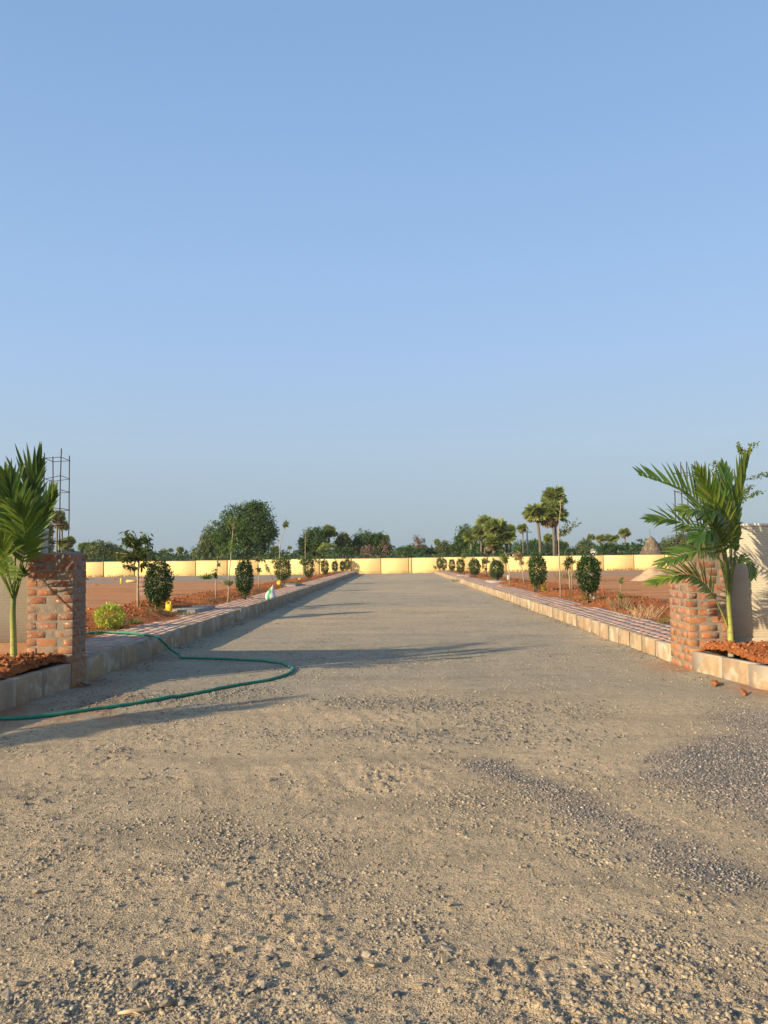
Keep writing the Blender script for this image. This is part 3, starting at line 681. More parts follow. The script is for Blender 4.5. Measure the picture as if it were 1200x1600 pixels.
# ------------------------------------------------------------------ brick pillars and gate walls
def brick_protos(l):
    out = []
    for k in range(4):
        mb = MB(); mb.box(-l / 2, l / 2, -.055, .055, -.039, .039, .0035, jit=.0025); me_ = mb.mesh('brick'); me_.materials.append(MT['brick']); out.append(me_)
    return out
BR = {l: brick_protos(l) for l in (.11, .165, .225)}
def pillar(x0, x1, y0, y1, h, label):
    r = thing('brick_pillar', label, 'pillar', ((x0 + x1) / 2, (y0 + y1) / 2, 0))
    lx, ly = (x1 - x0) / 2, (y1 - y0) / 2
    # uneven mortar body
    xsn = np.linspace(-1, 1, 25); zsn = np.linspace(-.1, h, 70); mb = MB(); i_ = .004
    for ax in range(4):
        w = lx if ax in (0, 2) else ly; dd = ly if ax in (0, 2) else lx
        A, B = np.meshgrid(xsn * (w - i_), zsn); D = (dd - i_) + .013 * fbm(A + ax * 3, B, .11, 3, 5 + ax) * (1 - np.abs(xsn[None]) ** 8)
        if ax == 0: V = np.stack([A, -D, B], -1)
        elif ax == 1: V = np.stack([D, A, B], -1)
        elif ax == 2: V = np.stack([-A, D, B], -1)
        else: V = np.stack([-D, -A, B], -1)
        n_, m_ = A.shape; idx = np.arange(n_ * m_).reshape(n_, m_)
        mb.add(V, np.stack([idx[:-1, :-1], idx[:-1, 1:], idx[1:, 1:], idx[1:, :-1]], -1).reshape(-1, 4))
    g1 = np.linspace(-1, 1, 20); A, B = np.meshgrid(g1 * (lx - i_), g1 * (ly - i_))
    C = h - .002 + (.02 + .10 * fbm(A, B, .25, 3, 8)) * (1 - np.abs(g1)[None] ** 6) * (1 - np.abs(g1)[:, None] ** 6)
    idx = np.arange(400).reshape(20, 20); mb.add(np.stack([A, B, C], -1), np.stack([idx[:-1, :-1], idx[:-1, 1:], idx[1:, 1:], idx[1:, :-1]], -1).reshape(-1, 4))
    obj('mortar', mb.mesh('mortar', True), MT['mortar'], r)
    nc = int(round(h / .1)); ch = h / nc
    def row(a0, a1, seq, place):
        tot = sum(seq); gap = (a1 - a0 - tot) / max(1, len(seq) - 1); p_ = a0
        for l in seq: place(p_ + l / 2, l); p_ += l + gap
    def seqfor(L, off):
        s_ = [.11] if off else []
        while sum(s_) + .225 + .02 * (len(s_)) <= L + .001: s_.append(.225)
        rem = L - sum(s_) - .02 * len(s_)
        if rem > .165: s_.append(.165)
        elif rem > .10: s_.append(.11)
        return s_
    for c in range(nc):
        z = ch * (c + .5)
        for ax in range(4):
            own = (c % 2 == 0) == (ax in (0, 2)); w = lx if ax in (0, 2) else ly; dd = ly if ax in (0, 2) else lx
            lim = w if own else w - .13
            def place(u, l, ax=ax, dd=dd):
                dp = dd - .055 + rnd(-.0025, .0025)
                x, y, rz = [(u, -dp, 0), (dp, u, pi / 2), (-u, dp, 0), (-dp, -u, pi / 2)][ax]
                o = obj('brick', BR[l][int(rnd(0, 4))], parent=r); o.location = (x, y, z + rnd(-.005, .005)); o.rotation_euler = (rnd(-.008, .008), rnd(-.012, .012), rz + rnd(-.008, .008))
            row(-lim, lim, seqfor(2 * lim, own and c % 4 == 0), place)
    return r
pillar(-4.43, -3.88, 9.19, 9.58, 1.61, 'square brick gate pillar on the left side of the road, shaded on its road side')
pillar(3.77, 4.29, 10.03, 10.75, 1.52, 'square brick gate pillar on the right side of the road, behind the leaning palm fronds')
def gate_wall(x0, x1, yf, h, z0, label, s):
    r = thing('gate_wall', label, 'wall', ((x0 + x1) / 2, yf + .1, 0)); lo, hi = x0 - (x0 + x1) / 2, x1 - (x0 + x1) / 2
    mb = MB(); mb.box(lo, hi, -.10, .10, z0, h, .006); obj('cladding', mb.mesh('cladding'), MT['cream'], r)
    mb = MB(); mb.box(lo, hi, -.115, .115, h + .001, h + .035, .005); obj('coping', mb.mesh('coping'), MT['whitewash'], r)
    mb = MB(); mb.box(lo + (.02 if s > 0 else 0), hi - (.02 if s < 0 else 0), -.12 if s > 0 else -.103, .11, 0, z0, .004)
    obj('plinth', mb.mesh('plinth'), MT['plinth'] if s > 0 else MT['cream_wall_dust'], r)
gate_wall(-15, -4.37, 9.40, 1.9, .54, 'cream textured gate wall at the left edge, behind the left palm', -1)
gate_wall(4.44, 15, 10.33, 1.87, .39, 'cream textured gate wall at the right edge with palm shadows', 1)

# column reinforcement cages behind the pillars
def cage(corners, z0, z1s, rings, label):
    c = sum((Vector((p[0], p[1], 0)) for p in corners), Vector()) / 4
    r = thing('rebar_cage', label, 'rebar', (c.x, c.y, z0))
    for i, p in enumerate(corners):
        a = Vector((p[0] - c.x, p[1] - c.y, 0)); mb = MB(); top = z1s[i] - z0
        mb.tube([a + Vector((rnd(-.008, .008), 0, top * k / 6)) for k in range(7)], .0075, 6); obj('bar', mb.mesh('bar', True), MT['rebar'], r)
    for z, tl, seg in rings:
        cs = [Vector((p[0] - c.x, p[1] - c.y, 0)) * 1.06 for p in corners]
        for k, q_ in enumerate(cs): q_.z = z - z0 + tl[k]
        if seg: cs = [cs[j] for j in seg]
        else: cs = cs + [cs[0] + Vector((0, 0, .012))]
        ex = (cs[-1] - cs[-2]).normalized() * .05; cs[-1] = cs[-1] + ex
        mb = MB(); mb.tube(cs, .0045, 5); obj('stirrup', mb.mesh('stirrup', True), MT['rebar'], r)
def corner(px, py, z):      # where a bar's ring corner at height z stands
    g_ = G(px, py, z); return (g_.x, g_.y)
cl = [corner(69.5, 715.5, 2.84), corner(95, 714, 2.84), corner(108.5, 719.5, 2.84), corner(83, 721, 2.84)]
CS = 9.95 / (sum(c[1] for c in cl) / 4)
cl = [(a * CS, b_ * CS) for a, b_ in cl]
Zl = lambda py: float(P(90, py, 9.95).z)
cage(cl, .3, [Zl(710), Zl(704.5), Zl(710), Zl(710)],
     [(Zl(718), (0, 0, 0, 0), None), (Zl(748), (-.02, .015, .01, -.01), None), (Zl(768), (0, 0, 0, 0), (1, 2, 3)), (Zl(796), (0, .0, 0, -.02), None), (Zl(822), (0, 0, 0, 0), None), (Zl(848), (.0, .01, 0, .0), None), (1.3, (0, 0, 0, 0), None), (.9, (0, 0, 0, 0), None)],
     'rusty steel reinforcement cage standing behind the left brick pillar')
Zr = lambda py: float(P(1075, py, 11.2).z)
cr = [tuple(P(1056, 800, 11.0)[:2]), tuple(P(1075, 800, 10.9)[:2]), tuple(P(1089, 800, 11.2)[:2]), tuple(P(1066, 800, 11.35)[:2])]
cage(cr, .3, [Zr(768), Zr(725), Zr(721), Zr(720)], [(Zr(742), (0, 0, 0, 0), None), (Zr(770), (0, 0, 0, 0), None), (Zr(850), (0, 0, 0, 0), None), (Zr(829), (0, 0, 0, 0), None), (Zr(800), (0, 0, 0, 0), None), (1.3, (0, 0, 0, 0), None)],
     'rusty steel reinforcement cage behind the right palm fronds')
g = P(56.5, 850, 9.9); mb = MB(); mb.tube([(0, 0, 0), (0, 0, P(56.5, 822, 9.9).z - .3)], .035, 14)
tag(obj('blue_pipe', mb.mesh('blue_pipe', True), MT['blue_pipe'], None, (g.x, g.y, .3)), 'dull blue upright pipe between the left palm and the rebar cage', 'pipe')

# ------------------------------------------------------------------ the far boundary wall
r = thing('boundary_wall', 'long pale yellow boundary wall closing the far end of the road', 'wall', (0, 79.2, 0))
mids = [161, 209.5, 257.5, 305, 354, 402, 450, 498, 548, 594, 637.5, 642.5, 691, 740, 790, 842, 893, 941.7, 989.5, 1038, 1087]
xsP = [P(px, 880, 79.2).x for px in mids]
while xsP[0] > -62: xsP.insert(0, xsP[0] - 3.17)
while xsP[-1] < 62: xsP.append(xsP[-1] + 3.2)
wcache = {}
for a, b_ in zip(xsP[:-1], xsP[1:]):
    L = b_ - a; k = round(L - .16, 1)
    w = L - .10
    mb = MB(); mb.box(-w / 2, w / 2, 0, .12, -.4, 1.55, .01); o = obj('wall_panel', mb.mesh('wall_panel'), MT['yellow_wall'], r, ((a + b_) / 2, rnd(0, .015), rnd(-.02, .015)))
pm = MB(); pm.box(-.055, .055, -.05, .16, -.4, 1.572, .01); pm = pm.mesh('post'); pm.materials.append(MT['wall_post'])
for a in xsP: obj('post', pm, parent=r, loc=(a, 0, 0))
mb = MB(); mb.box(xsP[0], xsP[-1], .022, .14, 1.575, 1.615, .01); obj('coping', mb.mesh('coping'), MT['coping'], r)
for zz_ in (1.78, 1.92):
    mb = MB(); mb.tube([(xx_, .06, zz_ + .01 * sin(xx_ * 3)) for xx_ in np.linspace(xsP[0], xsP[-1], 60)], .006, 4); obj('wire', mb.mesh('wire'), MT['wire'], r)
sp = MB()
for a in xsP[::2]: sp.tube([(a, .06, 1.63), (a, .06, 1.96)], .015, 5)
tag(obj('wire_stakes', sp.mesh('wire_stakes'), MT['wire'], r), kind='stuff')

# ------------------------------------------------------------------ foliage helpers
def unit(a): return a / np.maximum(np.linalg.norm(a, axis=-1, keepdims=True), 1e-9)
def leaves(mb, C, D, N, L, Wd, fold=.15):
    """kite shaped leaves, two folded triangles each"""
    C, D, N = map(np.asarray, (C, D, N)); D = unit(D); Sd = unit(np.cross(D, N)); N = unit(np.cross(Sd, D)); L = np.broadcast_to(L, len(C))[:, None]; Wd = np.broadcast_to(Wd, len(C))[:, None]
    a = C; tip = C + D * L; mid = C + D * L * .45 + N * Wd * fold
    V = np.stack([a, mid + Sd * Wd * .5, tip, mid - Sd * Wd * .5], 1)
    b0 = 4 * np.arange(len(C))[:, None]
    mb.add(V, np.concatenate([b0 + [0, 1, 2], b0 + [0, 2, 3]]))
def rdir(n): return unit(RNG.normal(size=(n, 3)))
def blob(c, r, n, shell=.75, lump=.22, cl=0, cr=.2):
    """points in a lumpy ellipsoid; optional clustering"""
    if cl:
        cc, _ = blob(c, r, cl, shell, lump); k = RNG.integers(0, cl, n); o_ = rdir(n) * (RNG.uniform(0, 1, (n, 1)) ** .4) * cr
        return cc[k] + o_, unit(o_ + .6 * unit(cc[k] - c))
    d = rdir(n); rr = 1 - (1 - shell) * 0 - (RNG.uniform(0, 1, n) ** 1.8) * shell * .8
    q0_ = float(RNG.uniform(0, 50)); lu = 1 + lump * 2 * (fbm(d[:, 0] * 2 + q0_, d[:, 1] * 2 + d[:, 2] * 1.7 + q0_, .8, 2, 3))
    return c + d * np.asarray(r) * (rr * lu)[:, None], d

# round clipped shrubs
def shrub(px, py, cx, ctop, cbot, w, lab, leafn=2300, mat='ficus', ls=.045):
    b = GL(px, py); D = b.y
    top = P(cx, ctop, D).z; bot = P(cx, cbot, D).z; rx_ = w / 2 * D / F; c = np.array([P(cx, ctop, D).x - b.x, 0, (top + bot) / 2 - b.z]); rz_ = (top - bot) / 2
    r = thing('round_shrub', lab, 'shrub', b, 0, 'clipped round shrubs lining the footpaths')
    mb = MB()
    n1 = int(leafn)
    C, Dn = blob(c, (rx_ * .97, rx_ * .97, rz_ * .97), n1, .5, .34)
    # squarer outline
    q_ = (C - c) / np.array([rx_, rx_, rz_]); q_ = np.sign(q_) * np.abs(q_) ** .82; q_[:, 2] *= np.where(q_[:, 2] < -.3, 1.0, 1.0); C = c + q_ * np.array([rx_, rx_, rz_]) + RNG.normal(0, rx_ * .05, C.shape)
    Dd = unit(Dn * .6 + rdir(n1) * .8 + np.array([0, 0, -.15])); leaves(mb, C, Dd, unit(Dn + .5 * rdir(n1)), RNG.uniform(.8, 1.3, n1) * ls * (1 + D / 60), ls * .55 * (1 + D / 60))
    for j_ in range(7):     # stray shoots
        d0 = unit(RNG.normal(size=3) + [0, 0, .5]); tt = RNG.uniform(.85, 1.35, 14)[:, None]; Cs = c + d0 * np.array([rx_, rx_, rz_]) * tt + RNG.normal(0, .012 * rx_ / .3, (14, 3)); leaves(mb, Cs, d0 + .8 * rdir(14), rdir(14), ls * 1.3 * (1 + D / 60), ls * .6)
    k = int(leafn * .05); C2, D2 = blob(c, (rx_ * 1.04, rx_ * 1.04, rz_ * 1.04), k, .1, .4); leaves(mb, C2, D2 + [0, 0, .5], rdir(k), ls * 1.5, ls * .6)
    obj('crown', mb.mesh('crown'), MT[mat], r)
    st = MB()
    for j in range(5):
        a = Vector((rnd(-.05, .05) * rx_ * 6, rnd(-.05, .05), -.03)); e = Vector((c[0] + rnd(-.5, .5) * rx_, rnd(-.4, .4) * rx_, c[2] + rnd(-.5, .2) * rz_))
        st.tube([a, a.lerp(e, .5) + Vector((rnd(-.03, .03), 0, 0)), e], [.016, .012, .006], 6)
    if D < 30:
        n2 = 160; tt = RNG.uniform(0, .5, n2); C3 = np.stack([c[0] * tt + RNG.normal(0, rx_ * .3, n2), RNG.normal(0, rx_ * .3, n2), (bot - b.z) * (.3 + .9 * RNG.uniform(size=n2))], -1)
        m3 = MB(); leaves(m3, C3, rdir(n2) + [0, 0, -.3], rdir(n2), ls * 1.2, ls * .6); obj('low_leaves', m3.mesh('low_leaves'), MT['mango'], r)
    obj('stem', st.mesh('stem', True), MT['bark'], r); return r
SH = [(247, 950, 248, 879, 940, 39, 'round clipped dark shrub nearest on the left, beside the yellow can', 3000), (382, 937, 382, 876, 926, 25, 'tall oval shrub second on the left, before the white sack', 2600),
      (442, 914, 442, 873, 906, 25, 'brighter green ragged shrub on the left, just past the white sack', 2000), (483, 905, 482, 871, 901, 16, 'fourth shrub on the left row, narrow and dark', 1500),
      (507, 899, 507.5, 875, 896.5, 11, 'fifth shrub on the left row, standing free before the yellow wall', 1100), (523, 895, 523, 877, 892.5, 8.5, 'small shrub on the left row, third from its far end', 800),
      (535, 893.5, 535, 877.5, 891, 7.5, 'shrub of the left row second from its far end, lower than the last', 700), (542.5, 892.5, 542.5, 874, 889.5, 8, 'last shrub of the left row, touching the one before it', 700),
      (918, 943, 918.5, 868, 924, 33, 'round clipped dark shrub nearest on the right', 3000), (839, 926, 838.5, 867, 913, 26, 'tall dark shrub second on the right, beside the yellow can', 2600),
      (777, 909, 776, 876, 904, 20, 'squat round shrub third on the right', 2000), (741, 903, 741, 873.5, 897, 16, 'fourth shrub on the right row', 1500),
      (719, 897.5, 719.5, 874, 894, 12, 'fifth shrub on the right row, leaning on the kerb side', 1100), (706, 894.5, 706, 874, 891, 9, 'sixth shrub on the right row, narrow', 800),
      (694.5, 893, 694, 873, 889, 8, 'seventh shrub on the right row, overlapping the last one', 700), (686.5, 892, 686.5, 872, 888, 7.5, 'last shrub of the right row, near the far wall', 700)]
for px, py, cx, ct, cb, w, lab, n in SH: shrub(px, py, cx, ct, cb, w, lab, n, 'mango' if 'brighter' in lab else 'ficus')
# lime shrub by the left footpath
b = GL(171, 981)
r = thing('lime_shrub', 'low bright lime yellow shrub beside the hose and the left pillar', 'shrub', b)
mb = MB(); n = 800; C, Dn = blob(np.array([0, 0, .2]), (.23, .23, .2), n, .5, .3); leaves(mb, C, Dn + [0, 0, .1] + .7 * rdir(n), unit(Dn + [0, 0, .5] + .5 * rdir(n)), RNG.uniform(.045, .08, n), .036); obj('foliage', mb.mesh('foliage'), MT['lime'], r)
mb = MB()
for j in range(9): mb.tube([(0, 0, -.03), (rnd(-.14, .14), rnd(-.14, .14), .2)], [.007, .004], 5)
obj('stem', mb.mesh('stem'), MT['bark'], r)

# saplings
def sapling(base, pts, lab, crowns, mat, ls=.09, lw=.028, rad=.014, droop=.5, branches=6, group=None, dual=None, bark='pale_bark', cat='sapling', name='sapling'):
    """base px, trunk pixel points, crowns: (cx,cy,rx,ry,n) in pixels"""
    b = GL(*base) if len(base) == 2 else Vector(base); D = b.y
    r = thing(name, lab, cat, b, 0, group)
    tp = [Vector((0, 0, -.04))] + [P(x, y, D) - b + Vector((0, rnd(-.03, .03), 0)) for x, y in pts]
    mb = MB(); mb.tube(tp, [rad * (1 - .75 * i / len(tp)) for i in range(len(tp))], 7)
    if dual is not None:
        mb.tube([Vector((.06, 0, -.04))] + [P(x, y, D) - b for x, y in dual], [rad * .8, rad * .6, rad * .3][:len(dual) + 1] if len(dual) < 3 else rad * .5, 6)
    obj('trunk', mb.mesh('trunk', True), MT[bark], r)
    br = MB(); lf = MB()
    for cx, cy, rx_, ry, n in crowns:
        c = P(cx, cy, D) - b; rr = Vector((rx_ * D / F, rx_ * D / F, ry * D / F))
        j = min(range(len(tp)), key=lambda i: (tp[i] - c).length); root = tp[max(0, j - 1)].lerp(tp[j], .6)
        nb = max(2, n // 25)
        for k in range(nb):
            e = c + Vector(tuple(float(v) for v in rdir(1)[0] * np.array(rr) * rnd(.5, 1)))
            br.tube([root, root.lerp(e, .5) + Vector((0, 0, .04 * rr.z)), e], [rad * .45, rad * .3, rad * .12], 5)
            m_ = max(4, n // nb); tt = RNG.uniform(.35, 1.05, m_)[:, None]
            Cc = np.array(root)[None] * (1 - tt) + np.array(e)[None] * tt + RNG.normal(0, .12, (m_, 3)) * np.array(rr)
            leaves(lf, Cc, rdir(m_) + np.array([0, 0, -droop]), rdir(m_) + [0, 0, .3], RNG.uniform(.7, 1.25, m_) * ls, lw)
    tag(obj('branches', br.mesh('branches', True), MT[bark], r), kind='stuff'); obj('leaves', lf.mesh('leaves'), MT[mat], r)
    return r
gS = 'young trees planted behind the footpaths'
sapling((216, 951), [(215.5, 925), (216, 900), (217, 880), (214, 862), (212, 840)], 'young mango tree with drooping leaves, nearest left of the road', [(210, 840, 27, 15, 380), (222, 856, 18, 14, 240), (198, 868, 28, 11, 260), (226, 880, 9, 12, 60), (198, 884, 12, 6, 60)], 'mango', .15, .045, .035, .75, group=gS)
sapling((338, 935), [(337, 915), (339, 895), (340, 870)], 'thin sapling with sparse tufts of leaves, left of the forked sapling', [(340, 862, 9, 10, 70), (340, 892, 8, 10, 60), (344, 880, 9, 6, 30)], 'mango', .11, .035, .022, .5, group=gS)
sapling((356, 942), [(357, 925), (357, 908), (360, 880), (362, 850), (365, 815)], 'tall thin sapling forking low down, crown rising in front of the big tree', [(366, 812, 17, 14, 90), (355, 905, 14, 5, 40), (365, 845, 14, 22, 90), (350, 908, 14, 3, 20)], 'fresh', .10, .035, .022, .2, group=gS)
sapling((404, 920), [(405, 900), (404, 885), (402, 870)], 'slender sapling before the yellow wall, right of the tall oval shrub', [(402, 868, 9, 8, 70), (406, 885, 6, 8, 40), (410, 876, 8, 6, 30)], 'mango', .14, .045, .026, .7, group=gS)
sapling((436, 908), [(436, 885), (438, 850), (443, 832), (447, 822)], 'very tall thin sapling topped by one tuft, leaning right against the sky', [(445, 819, 8, 6, 60)], 'mango', .22, .10, .035, .1, group=gS)
sapling((427, 907), [(420, 890), (414, 878)], 'small sapling leaning left beside the ragged shrub', [(422, 884, 9, 9, 70), (432, 870, 7, 5, 40)], 'fresh', .2, .07, .03, .4, group=gS)
sapling((474, 905), [(474, 890), (474, 872)], 'short leafy sapling directly left of the fourth left shrub', [(472, 876, 9, 8, 90)], 'fresh', .2, .07, .03, .4, group=gS)
sapling((477, 903), [(477, 870), (477, 840), (478, 827)], 'tall bare stem with a flat wispy top against the sky on the left', [(477, 826, 11, 3, 14)], 'mango', .2, .06, .025, .1, group=gS)
sapling((498, 898), [(498, 885), (497, 876)], 'thin dark sapling just left of the fifth left shrub', [(496, 876, 8, 3, 34), (490, 870, 5, 5, 26)], 'fresh', .25, .08, .03, .5, group=gS)
sapling((876, 934), [(875, 900), (873.5, 860), (873, 830), (875, 800), (877, 780)], 'tallest thin sapling on the right with one leafy branch reaching right', [(893, 818, 15, 9, 130), (884, 828, 10, 4, 50), (876, 780, 5, 8, 10)], 'mango', .09, .04, .022, .1, group=gS)
sapling((909 - 18, 924), [(890, 905), (888, 890), (888, 880)], 'leafy sapling with two pale stems left of the nearest right shrub', [(889, 872, 10, 8, 130), (884, 882, 7, 5, 50)], 'mango', .13, .045, .028, .5, group=gS, dual=[(893, 900), (891, 880)])
sapling((819, 913), [(817, 895), (813, 878), (812, 868)], 'sapling with withered orange brown leaves left of the second right shrub', [(811, 868, 7, 8, 110), (809, 875, 9, 4, 40)], 'dry_leaf', .16, .05, .03, .5, group=gS)
sapling((797, 916), [(796, 895), (792, 870), (788, 862)], 'thin leaning sapling right of the squat round shrub', [(786, 870, 8, 10, 100)], 'fresh', .16, .05, .026, .4, group=gS)
sapling((760, 901), [(760, 885), (760, 873)], 'broad topped sapling between the third and fourth right shrubs', [(758, 874, 13, 6, 120), (752, 884, 8, 8, 60)], 'olive_tree', .2, .07, .04, .5, group=gS)
sapling((725, 896), [(724, 880), (722, 868)], 'leafy sapling beside the fifth right shrub, taller than it', [(722, 868, 7, 9, 90)], 'fresh', .22, .08, .035, .4, group=gS)
sapling((790, 903), [(790, 885), (788, 868)], 'dark slim sapling straight behind the thin leaning one on the right', [(788, 868, 5, 10, 60)], 'mango', .2, .07, .03, .5, group=gS)
sapling((679, 893), [(679.5, 886), (681, 884)], 'tiny weed at the far end of the right footpath', [(681, 885, 4, 3, 30)], 'weed', .25, .08, .02, .4, group=gS)
sapling((970, 945), [(969, 930), (970, 915), (969, 902)], 'small upright leafy twig beside the dry weeds on the right', [(969, 905, 6, 8, 60), (969, 925, 7, 14, 50)], 'fresh', .06, .03, .008, .3, group=gS)
g9 = Vector((4.86, 12.4, .3))
sapling(tuple(g9), [(1137, 900), (1143, 812), (1152, 772), (1158, 740), (1166, 700)], 'spindly young tree rising behind the right gate wall, small round leaves', [(1160, 752, 12, 10, 60), (1182, 762, 24, 9, 170), (1195, 740, 12, 5, 50), (1158, 697, 10, 5, 60), (1178, 695, 8, 4, 50), (1115, 735, 12, 14, 130)], 'fresh', .05, .034, .011, .1, branches=9)
# small plants
def tuft(base, hgt, wid, n, mat, lab, name='weed_clump', cat='weeds', blade=.012, lean=0.6, stuff=False):
    b = GL(*base); mb = MB(); a = RNG.uniform(0, 2 * pi, n); rr = RNG.uniform(0, 1, n) ** .5
    C = np.stack([np.cos(a) * rr * wid * .35, np.sin(a) * rr * wid * .35, np.zeros(n) - .02], -1)
    Dd = np.stack([np.cos(a) * rr * lean, np.sin(a) * rr * lean, np.ones(n)], -1) + .25 * rdir(n); leaves(mb, C, Dd, rdir(n), RNG.uniform(.5, 1, n) * hgt, blade)
    return tag(obj(name, mb.mesh(name), MT[mat], None, b), lab, cat, kind='stuff' if cat == 'weeds' else None)
b = GL(1000, 968)
mb = MB()
for j in range(60):
    a = rnd(0, 6.28); x0 = rnd(-.35, .35); pts = [Vector((x0, rnd(-.2, .2), -.02))]; d = Vector((cos(a) * .6, sin(a) * .4, 1))
    for k in range(4): pts.append(pts[-1] + d * rnd(.05, .11)); d = d + Vector((rnd(-.5, .5), rnd(-.5, .5), rnd(-.3, .1)))
    mb.tube(pts, [.004, .0035, .003, .0025, .0015], 4)
tag(obj('dry_bush', mb.mesh('dry_bush'), MT['dry_straw'], None, b), 'tangle of dry leafless stems beside the right footpath', 'dry bush')
tuft((970, 952), .42, .5, 90, 'dry_weed', 'brownish dry weed clump around the small leafy twig on the right', blade=.014)
tuft((1040, 975), .16, .4, 60, 'weed', 'green grass tuft at the footpath edge against the right pillar')
tuft((885, 905), .8, 1.6, 160, 'dry_weed', 'straw coloured low bush behind the two stemmed sapling', blade=.03)
tuft((322, 905), .75, 1.0, 60, 'fresh', 'small broad leaved plant alone on the levelled plot at left', name='seedling', cat='plant', blade=.12, lean=1.2)
tuft((205, 974), .16, .5, 110, 'weed', 'low green weeds at the foot of the lime shrub')
tuft((293, 962), .14, .7, 130, 'weed', 'green weeds in front of the concrete slab beside the first shrub')
tuft((712, 909), .0 + .3, .5, 60, 'weed', 'small green weed tuft among the right row of shrubs')
tuft((945, 908), .25, 1.6, 90, 'weed', 'sparse weeds on the levelled plot at right')
n = 900
y = 12 + 60 * RNG.uniform(size=n) ** 1.5; x = np.where(RNG.uniform(size=n) < .5, -1, 1) * (4.95 + RNG.exponential(.5, n)); mb = MB()
C = np.stack([x, y, land_z(x, y) - .01], -1); C = np.repeat(C, 5, 0) + RNG.normal(0, .03, (n * 5, 3)) * [1, 1, 0]
leaves(mb, C, rdir(n * 5) * .6 + [0, 0, 1], rdir(n * 5), RNG.uniform(.04, .12, n * 5), .012)
tag(obj('edge_weeds', mb.mesh('edge_weeds'), MT['weed']), 'sparse small weeds growing along the soil edge of the footpaths', 'weeds', kind='stuff')
# weeds at the foot of the far wall
n = 1400; x = RNG.uniform(-45, 45, n); y = 78.9 - RNG.exponential(.4, n); C = np.stack([x, y, land_z(x, y)], -1); k = (np.abs(x) > 5) & (sm(-.1, .1, fbm(x, y, 5, 2, 9)) > RNG.uniform(size=n)); C = C[k]; mb = MB()
leaves(mb, C, rdir(len(C)) * .8 + [0, 0, 1], rdir(len(C)), RNG.uniform(.12, .32, len(C)), .08)
tag(obj('wall_weeds', mb.mesh('wall_weeds'), MT['weed']), 'thin weeds growing at the foot of the yellow boundary wall', 'weeds', kind='stuff')

# ------------------------------------------------------------------ the two young palms
def bez(p, n):
    """smooth curve through the control points (Catmull-Rom)"""
    p = [p[0] * 2 - p[1]] + p + [p[-1] * 2 - p[-2]]; out = []
    segs = len(p) - 3
    for i in range(n):
        t_ = i / (n - 1) * segs; k = min(int(t_), segs - 1); u = t_ - k; a, b_, c, d = p[k:k + 4]
        out.append(.5 * ((2 * b_) + (c - a) * u + (2 * a - 5 * b_ + 4 * c - d) * u * u + (-a + 3 * b_ - 3 * c + d) * u ** 3))
    return out
def frond(par, origin, ctrl, Lm, n, nrm, mat, w=.042, ang=(58, 18), start=.28, droop=.25, side=(1, 1), rad=.011, tipL=.55, rmat='palm_stem', lift=0.):
    w *= .98; Lm *= 1.04; n = int(n * 1.28); droop += .12; cv = bez([c - origin for c in ctrl], 26)
    mb = MB(); mb.tube(cv, [rad * (1 - .8 * i / 25) for i in range(26)], 6)
    fr = obj('frond', mb.mesh('frond', True), MT[rmat], par)
    for i in range(n):
        t_ = start + (1 - start) * (i + .5) / n; f = t_ * 25; k = min(int(f), 24); p = cv[k].lerp(cv[k + 1], f - k); tg = (cv[k + 1] - cv[k]).normalized()
        N = (nrm - tg * nrm.dot(tg)).normalized(); Sd = tg.cross(N)
        u = (t_ - start) / (1 - start); L = Lm * (math.sin(pi * min(1, .18 + u * .62)) ** .7) * (1 - (1 - tipL) * u ** 3) * rnd(.85, 1.1)
        for s in (-1, 1):
            L2 = L * side[0 if s < 0 else 1]
            if L2 < .03: continue
            an = radians(ang[0] + (ang[1] - ang[0]) * u + rnd(-5, 5)); d = (tg * cos(an) + Sd * s * sin(an) + N * rnd(-.05, .25) + Vector((0, 0, lift))).normalized()
            V = []; U = []; c = p.copy(); dd = d.copy(); m_ = 6; dr = droop * rnd(.5, 1.5)
            for j in range(m_ + 1):
                v = j / m_; ww = w * rnd(.95, 1.05) * (min(1, .25 + v * 4) if v < .3 else 1) * (1 - v ** 2.4 * .97) * .5
                ac = dd.cross(N); ac = ac.normalized() if ac.length > 1e-4 else Sd
                upn = ac.cross(dd).normalized()
                V += [c + ac * ww + upn * ww * .35, c, c - ac * ww + upn * ww * .35]; U += [v] * 3
                c = c + dd * (L2 / m_); dd = (dd + Vector((0, 0, -dr / m_ * (.4 + v)))).normalized()
            q_ = []
            for j in range(m_): a = 3 * j; q_ += [(a, a + 1, a + 4, a + 3), (a + 1, a + 2, a + 5, a + 4)]
            o = obj('leaflet', mesh('leaflet', [tuple(x_) for x_ in V], [np.array(q_)], True, {'u': U}), MT[mat], fr)
def young_palm(lab, base, trunk, fronds, r0=.034):
    r = thing('young_palm', lab, 'palm', base)
    mb = MB(); tp = [P(x, y, base.y + dy) - base for x, y, dy in trunk]; tp[0] = Vector((0, 0, -.06)); cv = bez(tp, 14)
    mb.tube(cv, [r0 * f for f in (1.25, 1.18, 1.1, 1.05, 1, .97, .93, .9, .88, .86, .82, .76, .66, .5)], 14); obj('trunk', mb.mesh('trunk', True), MT['palm_stem'], r)
    for f in fronds:
        pts, kw = f; frond(r, base, [P(x, y, base.y + dy) for x, y, dy in pts], **kw)
    return r
V3 = Vector
